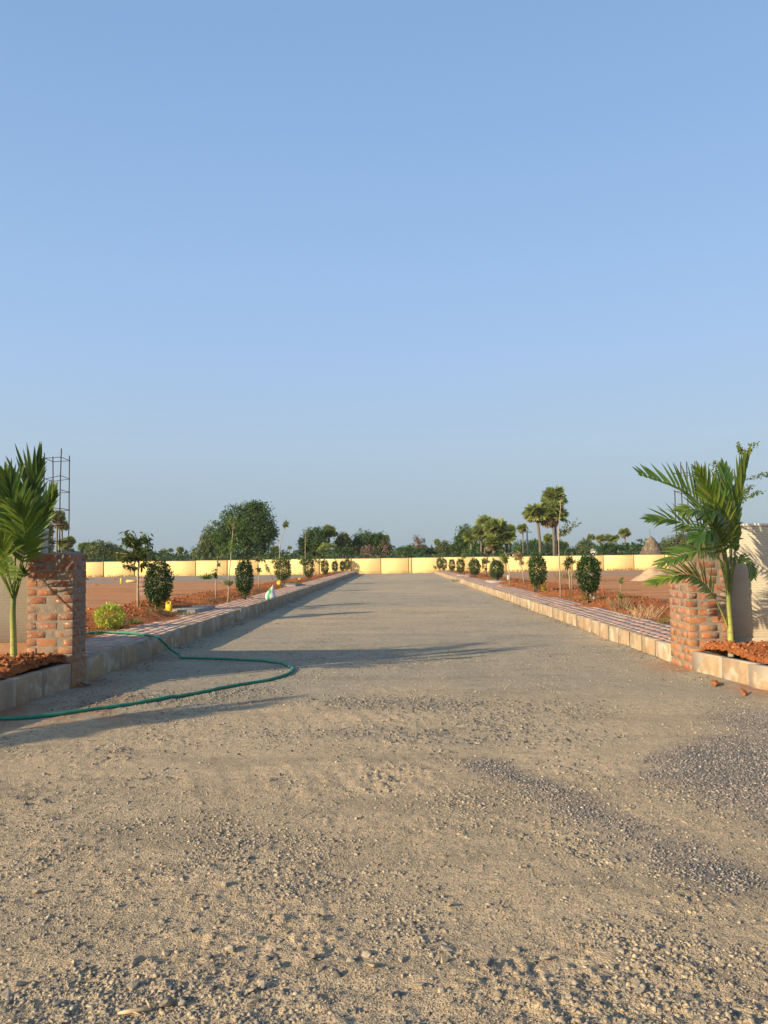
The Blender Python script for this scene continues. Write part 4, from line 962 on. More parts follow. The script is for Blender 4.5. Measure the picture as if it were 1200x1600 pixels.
young_palm('upright young palm with dense dark green fronds in front of the left gate wall', PL, [(22, 1040, 0), (21, 1000, 0), (20, 960, 0), (21, 935, 0), (22, 905, 0)], [
    ([(22, 930, 0), (34, 870, -.1), (46, 810, -.15), (51, 765, -.15), (61, 728, -.15)], dict(Lm=.60, n=17, nrm=V3((.35, -1, .1)), mat='frond_dark', ang=(36, 8), side=(1, .55), droop=.05, w=.055)),
    ([(22, 930, .02), (42, 880, .05), (58, 830, .1), (70, 805, .1), (86, 772, .1)], dict(Lm=.46, n=15, nrm=V3((.2, -1, .2)), mat='frond_green', ang=(44, 10), side=(1, .5), droop=.0, w=.042)),
    ([(20, 930, 0), (8, 880, -.1), (-2, 830, -.1), (1, 800, -.1), (6, 770, -.1)], dict(Lm=.5, n=14, nrm=V3((-.3, -1, .1)), mat='frond_dark', ang=(30, 8), side=(.8, .8), droop=.02, w=.055)),
    ([(22, 930, 0), (24, 870, -.2), (22, 815, -.3), (18, 780, -.35), (10, 745, -.4)], dict(Lm=.55, n=16, nrm=V3((.1, -1, -.2)), mat='frond_dark', ang=(42, 12), side=(.9, .9), droop=.1, w=.052)),
    ([(20, 935, -.02), (2, 895, -.15), (-20, 850, -.3), (-40, 830, -.4)], dict(Lm=.48, n=13, nrm=V3((-.2, -.7, .6)), mat='frond_yellow', ang=(55, 20), droop=.4, w=.04)),
    ([(20, 935, .03), (0, 880, .2), (-25, 800, .3), (-35, 740, .3)], dict(Lm=.55, n=14, nrm=V3((-.4, -1, .1)), mat='frond_green', ang=(45, 15), droop=.1)),
    ([(23, 930, 0), (34, 885, -.2), (40, 850, -.35), (36, 815, -.5), (26, 790, -.6)], dict(Lm=.42, n=15, nrm=V3((.5, -.8, .2)), mat='frond_green', ang=(48, 18), droop=.35, w=.045)),
    ([(22, 935, 0), (14, 900, -.2), (8, 865, -.4), (-4, 840, -.5)], dict(Lm=.45, n=13, nrm=V3((-.1, -.9, .4)), mat='frond_green', ang=(60, 22), droop=.55, w=.045)),
    ([(20, 935, 0), (-10, 880, -.05), (-45, 840, -.1), (-85, 838, -.1)], dict(Lm=.5, n=14, nrm=V3((-.3, -.9, .4)), mat='frond_green', ang=(58, 20), droop=.3, w=.05)),  # out-of-view frond added to throw crown shadow on the left pillar
    ([(20, 935, 0), (-5, 870, .05), (-38, 800, .05), (-70, 760, .05)], dict(Lm=.5, n=14, nrm=V3((-.3, -1, .1)), mat='frond_dark', ang=(50, 16), droop=.15, w=.05)),  # second unseen frond, added for the same pillar shadow
    ([(24, 935, 0), (33, 905, 0), (38, 893, -.02)], dict(Lm=.12, n=5, nrm=V3((.1, -1, .4)), mat='frond_dark', ang=(50, 20), droop=.7, start=.6)),
])
young_palm('broad young palm with splayed yellowish green fronds in front of the right gate pillar', PR, [(1143, 1018, 0), (1141, 985, 0), (1139, 955, 0), (1138, 925, 0), (1139, 890, 0)], [
    ([(1141, 935, 0), (1148, 870, .03), (1150, 825, .05), (1156, 765, .06), (1167, 718, .06)], dict(Lm=.50, n=18, nrm=V3((.15, -1, .1)), mat='frond_green', ang=(32, 8), side=(1, .3), droop=.0, w=.05, rmat='frond_dark')),
    ([(1139, 930, 0), (1130, 850, -.05), (1105, 800, -.1), (1062, 764, -.15), (1000, 742, -.2)], dict(Lm=.46, n=19, nrm=V3((0, -1, .35)), mat='frond_green', ang=(52, 14), side=(.35, 1), droop=.0, w=.042, lift=.25)),
    ([(1138, 930, 0), (1122, 868, -.05), (1095, 832, -.12), (1050, 812, -.2), (1012, 812, -.3)], dict(Lm=.36, n=17, nrm=V3((0, -1, .5)), mat='frond_green', ang=(50, 14), side=(.8, 1), droop=.25, w=.034)),
    ([(1139, 985, 0), (1122, 945, -.1), (1100, 912, -.2), (1070, 898, -.3), (1018, 912, -.4)], dict(Lm=.38, n=18, nrm=V3((-.1, -.8, .7)), mat='frond_yellow', ang=(55, 18), side=(.75, 1), droop=.35, w=.036, start=.35)),
    ([(1139, 930, 0), (1134, 860, -.1), (1124, 810, -.2), (1108, 770, -.25), (1092, 738, -.3)], dict(Lm=.42, n=17, nrm=V3((.1, -1, .1)), mat='frond_yellow', ang=(42, 12), side=(.9, .9), droop=.1, w=.05)),
    ([(1141, 930, 0), (1140, 850, .1), (1134, 790, .15), (1132, 735, .2)], dict(Lm=.5, n=15, nrm=V3((-.2, -1, .1)), mat='frond_dark', ang=(34, 10), side=(.9, .7), droop=.05, w=.052)),
    ([(1140, 930, 0), (1148, 885, -.05), (1160, 872, -.1), (1172, 885, -.12), (1176, 902, -.12)], dict(Lm=.18, n=11, nrm=V3((0, -.6, 1)), mat='frond_dark', ang=(60, 30), droop=.9, w=.034)),
    ([(1139, 935, 0), (1128, 880, -.2), (1104, 862, -.4), (1070, 866, -.5), (1030, 882, -.6)], dict(Lm=.36, n=16, nrm=V3((-.1, -.7, .8)), mat='frond_green', ang=(58, 20), side=(.8, .9), droop=.4, w=.038)),
    ([(1139, 930, 0), (1132, 870, -.15), (1120, 835, -.3), (1104, 830, -.4), (1085, 845, -.45)], dict(Lm=.3, n=14, nrm=V3((-.2, -.8, .6)), mat='frond_dark', ang=(65, 30), droop=.8, w=.042)),
    ([(1139, 930, 0), (1128, 860, -.15), (1112, 815, -.3), (1090, 796, -.4), (1062, 800, -.5)], dict(Lm=.34, n=14, nrm=V3((.1, -.9, .5)), mat='frond_yellow', ang=(55, 20), side=(.8, .9), droop=.35, w=.042)),
    ([(1141, 930, 0), (1143, 860, -.1), (1138, 820, -.2), (1120, 800, -.3), (1100, 812, -.35)], dict(Lm=.26, n=12, nrm=V3((.2, -.8, .6)), mat='frond_dark', ang=(65, 30), droop=.9, w=.04)),
])
# unseen palm added to the left bed beside the camera; its shadow crosses the foreground
src = [o for o in S.objects if o.name == 'young_palm'][0]
c = copy_tree(src); c.location = (-6.75, 4.55, .33); c.rotation_euler = (0, 0, 1.3); c.scale = (.78,) * 3
c['label'] = 'unseen shorter palm added for its shadow, in the left planting bed, beyond the left edge of the view'

# ------------------------------------------------------------------ hose
hp = [G(100, 991, HL + .02), G(134, 989.5, HL + .035), G(165, 987.5, HL + .03), G(200, 989, HL + .028), G(238, 993.5, HL + .028), G(248, 997.5, HL + .03), G(258, 1006, .24), G(270, 1017, .12), G(290, 1026, .03), G(320, 1027, .028), G(360, 1028, .028), G(400, 1030.5, .028), G(436, 1034.5, .028), G(453, 1040, .028), G(457, 1045, .028),
      G(445, 1053, .028), G(420, 1060.5, .028), G(380, 1067, .028), G(330, 1077, .028), G(280, 1086, .028), G(220, 1096, .028), G(150, 1106, .028), G(90, 1114.5, .028), G(50, 1119, .028), G(0, 1122, .028), G(-60, 1124, .028), G(-160, 1130, .028)]
cv = bez(hp, 150)
for k in range(1, 149): cv[k] = cv[k] + V3((rnd(-.004, .004), rnd(-.004, .004), 0))
for v in cv:
    if v.z < .06: v.z = float(road_z(np.array([v.x]), np.array([v.y]))[0]) + .018
mb = MB(); mb.tube(cv, .0185, 10)
tag(obj('hose', mb.mesh('hose', True), MT['hose']), 'green garden hose looping off the left footpath and across the road', 'hose')

# ------------------------------------------------------------------ small things on the plots and footpaths
def place(px, py): return GL(px, py)
def jug(px, py, hpx, lab, wpx=None):
    b = place(px, py); D = b.y; h = hpx * D / F; w = (wpx or hpx * .55) * D / F
    r = thing('yellow_can', lab, 'can', b, rnd(-.3, .3), 'cut yellow cans used for watering')
    mb = MB(); z = np.array([0, .75 * h]); a = w / 2; d = w * .35
    mb.box(-a, a, -d, d, 0, h * .72, w * .08); mb.tube([(-a * .3, 0, h * .72), (-a * .35, 0, h * .82)], w * .14, 8)
    mb.box(-a * 1.0, -a * .55, -d * .7, d * .7, h * .70, h * .95, w * .03); mb.box(a * .5, a * .98, -d * .7, d * .7, h * .70, h * 1.0, w * .03)
    obj('body', mb.mesh('body'), MT['yellow_plastic'], r)
    mb = MB(); mb.tube([(-a * .6, 0, h * .93), (0, 0, h * 1.05), (a * .6, 0, h * .98)], w * .06, 6); obj('handle', mb.mesh('handle', True), MT['yellow_plastic'], r)
jug(264, 955, 15, 'yellow plastic can beside the nearest left shrub', 9); jug(436, 914, 7, 'small yellow can by the slab past the white sack', 6)
jug(849.5, 923, 11, 'yellow plastic can beside the second right shrub', 6.5); jug(468, 907, 4.5, 'tiny yellow can under the fourth left shrub', 4)
b = place(189.5, 911.5); mb = MB(); w = 3 * b.y / F; mb.box(-w / 2, w / 2, -w / 2, w / 2, -.1, 8 * b.y / F, .02)
tag(obj('marker_post', mb.mesh('marker_post'), MT['yellow_plastic'], None, b), 'short yellow plot marker stone on the left plot', 'marker')
b = place(178, 911 - 4); mb = MB(); mb.box(-.35, .35, -.2, .2, 0, .16, .03, jit=.02); tag(obj('block', mb.mesh('block'), MT['yellow_wall'], None, place(206, 910)), 'pale yellow block lying right of the yellow marker', 'block')
def slab(px0, px1, py, lab, mat='slab', dep=.6, th=.06):
    a = place((px0 + px1) / 2, py); w = (px1 - px0) * a.y / F; mb = MB(); mb.box(-w / 2, w / 2, -dep / 2, dep / 2, -.1, th, .01, jit=.006)
    o = obj('concrete_slab', mb.mesh('concrete_slab'), MT[mat], None, a); o.location.z = max(a.z, HL if a.x < 0 else HR) + .0; o.rotation_euler = (0, 0, rnd(-.08, .08)); return tag(o, lab, 'slab')
slab(272, 322, 953, 'pale concrete slab lying between the yellow can and the left footpath', dep=1.6); slab(438, 467, 914.5, 'pale concrete slab in the soil past the white sack', dep=2.2)
slab(763, 790, 909, 'pale concrete slab in front of the squat right shrub', dep=2.); slab(714, 727, 899.5, 'small pale slab near the far right footpath', dep=2.); slab(728, 738, 902.5, 'pinkish block on the far right footpath edge', 'pink_stone', .6, .2)
for j, (px, py) in enumerate(((794, 907), (928, 938))):
    b = place(px, py); mb = MB(); mb.tube([(0, 0, -.05), (0, 0, 8 * b.y / F)], 1.6 * b.y / F, 10)
    if j: mb.tube([(0, 0, 6.5 * b.y / F), (-.09, 0, 9 * b.y / F)], 1.5 * b.y / F, 10)
    tag(obj('white_pipe', mb.mesh('white_pipe'), MT['whitewash'], None, b), ('short white pipe stub in the soil right of the squat shrub', 'white bent pipe stub behind the nearest right shrub')[j], 'pipe')
# stack of stone slabs behind the mango sapling
b = place(234, 931); r = thing('stone_stack', 'stack of long reddish stone slabs behind the young mango tree', 'stones', b)
for k in range(4):
    w = 17 * b.y / F; hh = .13
    for j in range(2):
        mb = MB(); mb.box(-w, w * .6, -.12, .12, 0, hh, .015, jit=.01); o = obj('stone', mb.mesh('stone'), MT['pink_stone'], r, (rnd(-.05, .05), j * .28, k * (hh + .035))); o.rotation_euler = (0, rnd(-.02, .02), rnd(-.04, .04))
# white sack
b = G(422, 937, HL + .005); s_ = b.y / F; b.z = HL
r = thing('white_sack', 'crumpled white sack with a green stripe standing on the left footpath', 'sack', b)
A, B = np.meshgrid(np.linspace(0, 2 * pi, 25)[:-1], np.linspace(0, 1, 14)); prof = np.interp(B, [0, .12, .35, .6, .85, 1], [.55, .95, 1., .72, .35, .03])
rr = prof * (1 + .25 * fbm(A * 1.3, B * 3, .8, 3, 4) * 2); Xs = np.cos(A) * rr * 8.2 * s_ + np.interp(B, [0, .5, 1], [0, .5, 4.]) * s_; Ys = np.sin(A) * rr * 6 * s_; Zs = B * 21 * s_
idx = np.arange(14 * 24).reshape(14, 24); rl = np.roll(idx, -1, 1); qs = np.stack([idx[:-1], rl[:-1], rl[1:], idx[1:]], -1).reshape(-1, 4)
me = mesh('bag', np.stack([Xs, Ys, Zs], -1), [qs], True); me.materials.append(MT['white_sack']); me.materials.append(MT['green_print'])
for pl in me.polygons:
    c = pl.center
    if c.y < 0 and -4.6 * s_ < c.x - (c.z / (21 * s_)) * 4.2 * s_ + 0 * s_ < -.4 * s_ + 0 and c.z < 17 * s_: pl.material_index = 1
obj('bag', me, None, r)
mb = MB(); mb.tube([(3.4 * s_, 0, 19.5 * s_), (4.2 * s_, 0, 21.3 * s_), (4.3 * s_, 0, 22.6 * s_)], [1.0 * s_, .45 * s_, .9 * s_], 8); obj('neck', mb.mesh('neck'), MT['white_sack'], r)
# mounds
def mound(px, py, wpx, hpx, mat, lab, dep=.6):
    b = place(px, py); D = b.y; w = wpx * D / F / 2; h = hpx * D / F; g_ = np.linspace(-1, 1, 26); A, B = np.meshgrid(g_, g_); rr = np.hypot(A, B)
    Z = h * np.clip(1 - rr, 0, 1) ** .9 * (1 + .8 * fbm(A * 3, B * 3, 1., 3, 6)) - .05; idx = np.arange(26 * 26).reshape(26, 26)
    me = mesh('mound', np.stack([A * w, B * w * dep, Z], -1), [np.stack([idx[:-1, :-1], idx[:-1, 1:], idx[1:, 1:], idx[1:, :-1]], -1).reshape(-1, 4)], True, {'bed': np.ones(A.size), 'grey': np.zeros(A.size), 'far': np.zeros(A.size)})
    return tag(obj('mound', me, MT[mat], None, b), lab, 'mound')
mound(1022, 907, 76, 21, 'sand', 'pale heap of sand on the right plot behind the palm fronds', .8); mound(943, 922, 16, 5, 'soil', 'small mound of brown earth on the right plot')
mound(128, 906, 26, 9, 'soil', 'dark earth heap at the far left beside the pillar edge')
for px, py, lab in ((160, 906.5, 'dark low rubble heap on the grey strip, left of the yellow marker'), (150, 914, 'long thin ridge of dark soil on the left plot'), (178, 905.5, 'dark low rubble heap closest to the far wall at left')):
    mound(px, py, 18, 2.5, 'soil', lab, .4)

# ------------------------------------------------------------------ trees beyond the wall
def tree(lab, Yd, lobes, mat, n=2600, ls=.38, trunk=True, name='leafy_tree', group='trees beyond the yellow wall', dens=1., z0=0., sub=True):
    cx = sum(l[0] for l in lobes) / len(lobes); b = P(cx, 872, Yd); b.z = z0
    r = thing(name, lab, 'tree', b, 0, group)
    n = int(n * 2.3); ls = ls * .82; mb = MB(); tot = sum(l[2] * l[3] for l in lobes); tk = MB(); ctr = []
    for lx_, ly_, rx_, ry_ in lobes:
        c = np.array(P(lx_, ly_, Yd) - b); s_ = Yd / F; k = max(60, int(n * rx_ * ry_ / tot)); rr = np.array([rx_ * s_, rx_ * s_ * .85, ry_ * s_])
        ctr.append((c, rr))
        C, Dn = blob(c, rr * .93, k, .7, .32, cl=max(8, k // 26), cr=min(rr) * .20 + .22)
        ok = C[:, 2] > .3; C, Dn = C[ok], Dn[ok]; k = len(C)
        leaves(mb, C, unit(Dn * .5 + rdir(k) + [0, 0, -.15]), unit(Dn + [0, 0, .7] + .6 * rdir(k)), RNG.uniform(.7, 1.3, k) * ls, ls * .62)
        k2 = k // 16
        C, Dn = blob(c, rr * 1.06, k2, .12, .5); leaves(mb, C, Dn, rdir(k2), ls, ls * .55)
    obj('crown', mb.mesh('crown'), MT[mat], r)
    base = V3((0, 0, -.2)); hmax = max(c[2] for c, _ in ctr)
    fork = V3((0, 0, max(1.2, hmax * .35)))
    tk.tube([base, fork], [.30, .22], 8)
    for c, rr in ctr:
        for j in range(3):
            e = V3(tuple(c + rr * RNG.uniform(-.55, .55, 3))); e.z = max(e.z, .8); tk.tube([fork, fork.lerp(e, .55) + V3((0, 0, .3)), e], [.16, .1, .04], 6)
    obj('trunk', tk.mesh('trunk', True), MT['bark'], r)
TR = [
 ('bushy tree left of the rebar cage, mostly behind the left palm', 95, [(71, 838, 11, 30), (64, 855, 10, 18)], 'olive_tree', 1700, .32),
 ('round dark tree between the left pillar and the mango sapling', 125, [(160, 864, 24, 17), (150, 860, 14, 13), (178, 866, 14, 13)], 'olive_tree', 3000, .42),
 ('small dark tree on the left flank of the round tree', 128, [(133, 860, 9, 12), (138, 867, 11, 11)], 'dark_tree', 1000, .4),
 ('low dark tree right behind the mango sapling', 140, [(190, 866, 11, 12), (202, 870, 10, 8)], 'dark_tree', 900, .42),
 ('low distant tree right of the mango sapling', 165, [(232, 869, 12, 9), (246, 872, 12, 7)], 'dark_tree', 900, .5),
 ('tiny distant tree under the small left palms', 185, [(262, 872, 14, 6), (284, 874, 12, 6)], 'dark_tree', 600, .55),
 ('biggest spreading tree beyond the wall, tallest crown on the left', 104, [(396, 812, 30, 29), (408, 833, 27, 27), (368, 820, 24, 28), (350, 840, 17, 32), (382, 850, 40, 24), (400, 795, 15, 12)], 'dark_tree', 8200, .36),
 ('smaller grey green tree attached to the left of the biggest tree', 112, [(327, 845, 13, 25), (317, 862, 15, 14), (335, 858, 14, 18)], 'olive_tree', 2300, .36),
 ('small tree between the biggest tree and the tall sapling', 135, [(425, 866, 11, 8), (438, 868, 12, 7)], 'dark_tree', 700, .45),
 ('dense green tree at the left of the central clump', 106, [(491, 843, 19, 17), (480, 855, 13, 17), (498, 860, 18, 12)], 'dark_tree', 3000, .34),
 ('narrow brownish green tree in the middle of the central clump', 108, [(535, 850, 12, 17), (545, 862, 14, 10)], 'olive_tree', 1500, .34),
 ('rounded tree with the highest crown in the central clump right half', 110, [(566, 847, 15, 17), (560, 860, 18, 12)], 'dark_tree', 2200, .34),
 ('dark tree closing the right end of the central clump', 110, [(593, 852, 16, 18), (604, 862, 10, 10), (583, 848, 12, 13)], 'dark_tree', 2100, .34),
 ('thin brown leafless bush in front of the central clump', 100, [(577, 861, 14, 8), (603, 858, 7, 12)], 'bare_tree', 700, .26),
 ('low dark tree between the central clump and the bare tree', 130, [(636, 862, 16, 9), (625, 864, 8, 8)], 'dark_tree', 900, .4),
 ('nearly bare pinkish brown tree just right of the road axis', 120, [(654, 848, 9, 11), (657, 856, 8, 8)], 'bare_tree', 420, .3),
 ('low green bush under the bare pinkish tree', 118, [(662, 864, 17, 8)], 'brush', 900, .36),
 ('low round tree between the bare tree and the fan palm clump', 118, [(694, 858, 13, 12), (686, 864, 12, 8)], 'olive_tree', 1300, .34),
 ('pointed dark tree at the left of the fan palm clump', 112, [(722, 842, 10, 20), (730, 838, 9, 18), (715, 856, 11, 14), (728, 858, 18, 12)], 'dark_tree', 2600, .33),
 ('bushy green tree filling in beneath the fan palms', 108, [(748, 858, 18, 12), (766, 862, 16, 9), (782, 862, 13, 9)], 'dark_tree', 2200, .33),
 ('dark tree behind the single slim fan palm', 140, [(815, 858, 14, 12), (835, 858, 18, 13), (825, 864, 24, 8)], 'dark_tree', 1900, .42),
 ('dark undergrowth tree beneath the tallest fan palms', 115, [(856, 860, 14, 10), (872, 856, 9, 14), (884, 864, 16, 7)], 'brush', 1700, .35),
 ('rounded greyish tree right of the tallest fan palms', 145, [(915, 856, 12, 13), (905, 864, 14, 8)], 'olive_tree', 1200, .42),
 ('long low bright bush left of the thatched hut', 105, [(950, 860, 22, 10), (975, 860, 22, 9), (995, 862, 14, 8)], 'brush', 2400, .30),
 ('low bush between the greyish tree and the bright bush', 112, [(930, 864, 14, 6)], 'brush', 700, .32),
 ('green tree right of the thatched hut, behind the palm fronds', 98, [(1052, 855, 18, 15), (1075, 850, 20, 19), (1035, 862, 12, 8)], 'olive_tree', 2600, .30),
 ('tree hidden behind the right palm and pillar', 100, [(1110, 852, 24, 18)], 'dark_tree', 1300, .34),
 ('tree behind the left brick pillar', 104, [(105, 868, 16, 10)], 'dark_tree', 700, .34),
]
for a in TR: tree(*a)
# far belt of trees that reads as one mass
mb = MB(); n = 9000; px = RNG.uniform(-150, 1350, n); hh = 3.7 + 4.5 * fbm(px, px * 0, 40, 3, 3) + 3.5 * fbm(px, px * 0, 9, 2, 8); yy = RNG.uniform(190, 215, n); xx = (px - 619) * yy / F
zz = RNG.uniform(0, 1, n) ** .7 * np.clip(hh, 1.2, 9); leaves(mb, np.stack([xx, yy, zz], -1), rdir(n), rdir(n) + [0, -.5, .7], RNG.uniform(.8, 1.6, n), .9)
n = 9000; px = RNG.uniform(100, 1250, n); hh = 2.0 + 2.6 * fbm(px, px * 0, 20, 3, 5); yy = RNG.uniform(92, 97, n); xx = (px - 619) * yy / F
zz = RNG.uniform(0, 1, n) * np.clip(hh, 1.0, 5) ; leaves(mb, np.stack([xx, yy, zz], -1), rdir(n), rdir(n) + [0, -.5, .7], RNG.uniform(.3, .6, n), .3)
tag(obj('distant_treeline', mb.mesh('distant_treeline'), MT['brush']), 'continuous dark thicket and far tree belt along the horizon', 'trees', kind='stuff')

# palmyra palms: three kinds of crown, then copies
def fan_palm_proto(hgt, R_, seed, skirt=True, lean=0.):
    r = thing('fan_palm', 'x', 'palm', (0, 0, 0), 0, 'fan palms beyond the yellow wall')
    mb = MB(); top = V3((lean, 0, hgt)); mb.tube([(0, 0, -.3), V3((lean * .25, 0, hgt * .5)), top], [.24, .19, .2], 10); obj('trunk', mb.mesh('trunk', True), MT['palm_bark'], r)
    for nm, cnt, zr, mat in (('crown', 52, (-.6, .95), 'fan'), ('dead_leaves', 14, (-1., -.45), 'fan_dry')):
        if nm == 'dead_leaves' and not skirt: continue
        lf = MB()
        for k in range(cnt):
            zd = RNG.uniform(*zr); a = RNG.uniform(0, 2 * pi); h_ = math.sqrt(max(0, 1 - zd * zd)); d = V3((h_ * cos(a), h_ * sin(a), zd))
            pl = R_ * rnd(.35, .6); c = top + d * pl; N = Matrix.Rotation(rnd(-1.1, 1.1), 3, d) @ d.cross(V3((-sin(a), cos(a), 0))).normalized(); S_ = d.cross(N).normalized(); fr_ = R_ * rnd(.5, .66) * (1 if nm == 'crown' else .8)
            lf.tube([top, c], [.03, .02], 3, False)
            m_ = 15; angs = np.linspace(-2.1, 2.1, m_); Cn = np.repeat([tuple(c)], m_, 0); Dn = np.array([tuple(d * cos(x_) + S_ * sin(x_) + V3((0, 0, -.18))) for x_ in angs])
            Nn = np.array([tuple(N + S_ * (.5 if i % 2 else -.5)) for i in range(m_)]); leaves(lf, Cn, Dn, Nn, fr_ * (1 - .08 * np.abs(angs)), fr_ * .36, .2)
        obj(nm, lf.mesh(nm), MT[mat], r)
    return r
FP = [fan_palm_proto(1, 1, 1), None]
# real size prototypes
for o in list(FP[0].children): bpy.data.objects.remove(o)
bpy.data.objects.remove(FP[0])
fp_a = fan_palm_proto(6.6, 1.9, 1, True, -.5); fp_b = fan_palm_proto(7.2, 1.9, 2, True, .1); fp_c = fan_palm_proto(6.2, 1.6, 3, False, .0)
palms = [  # crown px centre, crown radius px, distance, proto, label
 (838, 800, 20, 93, 'a', 'leaning tall fan palm, left one of the tallest group'), (866, 777, 17, 96, 'c', 'highest fan palm crown, topmost of the tallest group'), (866, 804, 23, 93, 'b', 'broadest fan palm crown just under the highest one'),
 (736, 838, 12, 100, 'c', 'slim fan palm with a leaning trunk at the left of the palm clump'), (757, 817, 12, 101, 'c', 'highest fan palm of the palm clump'), (752, 832, 13, 99, 'b', 'fan palm directly below the highest of the clump'),
 (774, 827, 17, 97, 'b', 'fullest fan palm in the middle of the palm clump'), (789, 838, 15, 97, 'a', 'fan palm at the right edge of the palm clump'), (772, 848, 13, 96, 'b', 'lowest fan palm of the clump with a thick dry skirt'), (797, 827, 8, 102, 'c', 'small fan palm poking out at the clump upper right'),
 (817, 826, 8.5, 120, 'b', 'single slim fan palm with a pale trunk beside the pole'), (840, 848, 6, 150, 'c', 'tiny fan palm between the slim palm and the tallest group'), (857, 842, 9, 125, 'c', 'small fan palm low between the two tallest trunks'),
 (882, 852, 7, 130, 'c', 'small fan palm right of the tallest group, low over the wall'), (923.5, 840, 6.5, 165, 'c', 'leftmost of the distant fan palms left of the hut'), (939, 842, 7.5, 160, 'b', 'second distant fan palm, left of the touching trio'),
 (950, 840.5, 7, 165, 'c', 'middle of the touching distant fan palms'), (960.5, 840.5, 7, 165, 'a', 'right of the touching distant fan palms'), (976.5, 833, 9, 150, 'b', 'tallest distant fan palm, standing clear left of the hut'),
 (257, 862, 5, 200, 'c', 'leftmost of the three far palms right of the mango sapling'), (267, 860, 4.2, 210, 'c', 'middle of the three far palms, the smallest'), (282, 859.5, 6, 190, 'b', 'rightmost and biggest of the three far palms'),
 (430, 859, 7, 150, 'b', 'hazy fan palm beside the biggest tree'), (452.5, 856, 3.6, 230, 'c', 'tiny lone fan palm between the biggest tree and the central clump'), (461, 865, 4, 200, 'c', 'low hazy fan palm touching the central clump'),
 (514, 832, 13, 108, 'c', 'fan palm crown rising from the left half of the central clump'), (537, 845, 12, 110, 'c', 'drooping fan palm in the middle of the central clump'), (587, 840, 7, 118, 'c', 'small fan palm top over the central clump right half'), (600, 842, 8, 118, 'a', 'fan palm at the right shoulder of the central clump'),
 (683, 847, 5.5, 125, 'c', 'small fan palm between the bare tree and the pointed dark tree'), (130, 855, 8, 130, 'c', 'fan palm at the left end of the round dark tree'), (140, 853, 6, 132, 'c', 'fan palm second from the left over the round dark tree'),
 (90, 808, 13, 92, 'b', 'fan palm seen through the upper part of the left rebar cage'), (97, 822, 10, 94, 'c', 'fan palm with dark crown inside the left rebar cage'), (103, 848, 13, 90, 'a', 'low fan palm just above the left brick pillar'), (1000, 860, 5, 140, 'c', 'low fan palm beside the hut roof'), (640, 862, 5, 140, 'c', 'tiny palm low over the wall left of the bare tree')]
used = set()
for cx, cy, rp, Yd, k, lab in palms:
    pr = {'a': fp_a, 'b': fp_b, 'c': fp_c}[k]; hh, RR = {'a': (6.6, 1.9), 'b': (7.2, 1.9), 'c': (6.2, 1.6)}[k]; ln = {'a': -.5, 'b': .1, 'c': 0}[k]
    c = pr if k not in used else copy_tree(pr); used.add(k)
    p_ = P(cx, cy, Yd); rp *= 1.18 if 94 < Yd < 103 else 1.05; sr = rp * Yd / F / (RR * .98); sz = max(.5, p_.z) / hh
    c.location = (p_.x - ln * sr, Yd, 0); c.scale = (sr, sr, sr); c['label'] = lab
    # trunk height follows the crown: move the whole palm so that the crown keeps its roundness
    c.location.z = p_.z - hh * sr
    if c.location.z > 0:      # trunk too short: stretch the trunk only
        for ch in c.children:
            if ch.name.startswith('trunk'):
                ch.scale = (1, 1, 1 + (c.location.z / sr + .3) / hh); ch.location.z = -(c.location.z / sr + .3)
    else:
        for ch in c.children:
            if ch.name.startswith('trunk'):
                f_ = max(.1, (hh + c.location.z / sr + .3) / hh); ch.scale = (1, 1, f_); ch.location.z = hh * (1 - f_)
    c.rotation_euler = (0, 0, rnd(0, 6.28)) if k != 'a' else (0, 0, rnd(-.3, .3))
# feathery coconut palm in front of the central clump
def feather_palm(cx, cy, rp, Yd, lab, mat):
    top = P(cx, cy, Yd); r = thing('coconut_palm', lab, 'palm', (top.x, Yd, 0), 0); mb = MB(); mb.tube([(0, 0, -.2), (.1, 0, top.z)], [.2, .14], 8); obj('trunk', mb.mesh('trunk', True), MT['palm_bark'], r)
    lf = MB(); R_ = rp * Yd / F
    for k in range(16):
        a = k * 2.4; e = rnd(.2, 1.2); d = V3((cos(a), sin(a), e)).normalized(); p = V3((.1, 0, top.z)); pts = [p]
        for j in range(9): p = p + d * R_ / 8; d = (d + V3((0, 0, -.22))).normalized(); pts.append(p)
        A_ = np.array([tuple(q) for q in pts]); m_ = 60; tt = RNG.uniform(.1, 1, m_) * 8.99; kk = tt.astype(int); C = A_[kk] * (1 - (tt - kk))[:, None] + A_[np.minimum(kk + 1, 9)] * (tt - kk)[:, None]
        sd_ = np.array([-sin(a), cos(a), -.5]) * np.where(RNG.uniform(size=m_) < .5, 1, -1)[:, None] * [1, 1, 1]; sd_[:, 2] = -.6
        leaves(lf, C, sd_, rdir(m_), R_ * .28, .07)
    obj('fronds', lf.mesh('fronds'), MT[mat], r)
feather_palm(511, 853, 20, 99, 'pale green coconut palm in front of the central clump', 'fan'); feather_palm(536, 858, 14, 100, 'smaller coconut palm with a thin trunk right of the pale green one', 'olive_tree')
feather_palm(1020, 857, 8, 92, 'small palm tuft right behind the thatched hut', 'olive_tree')

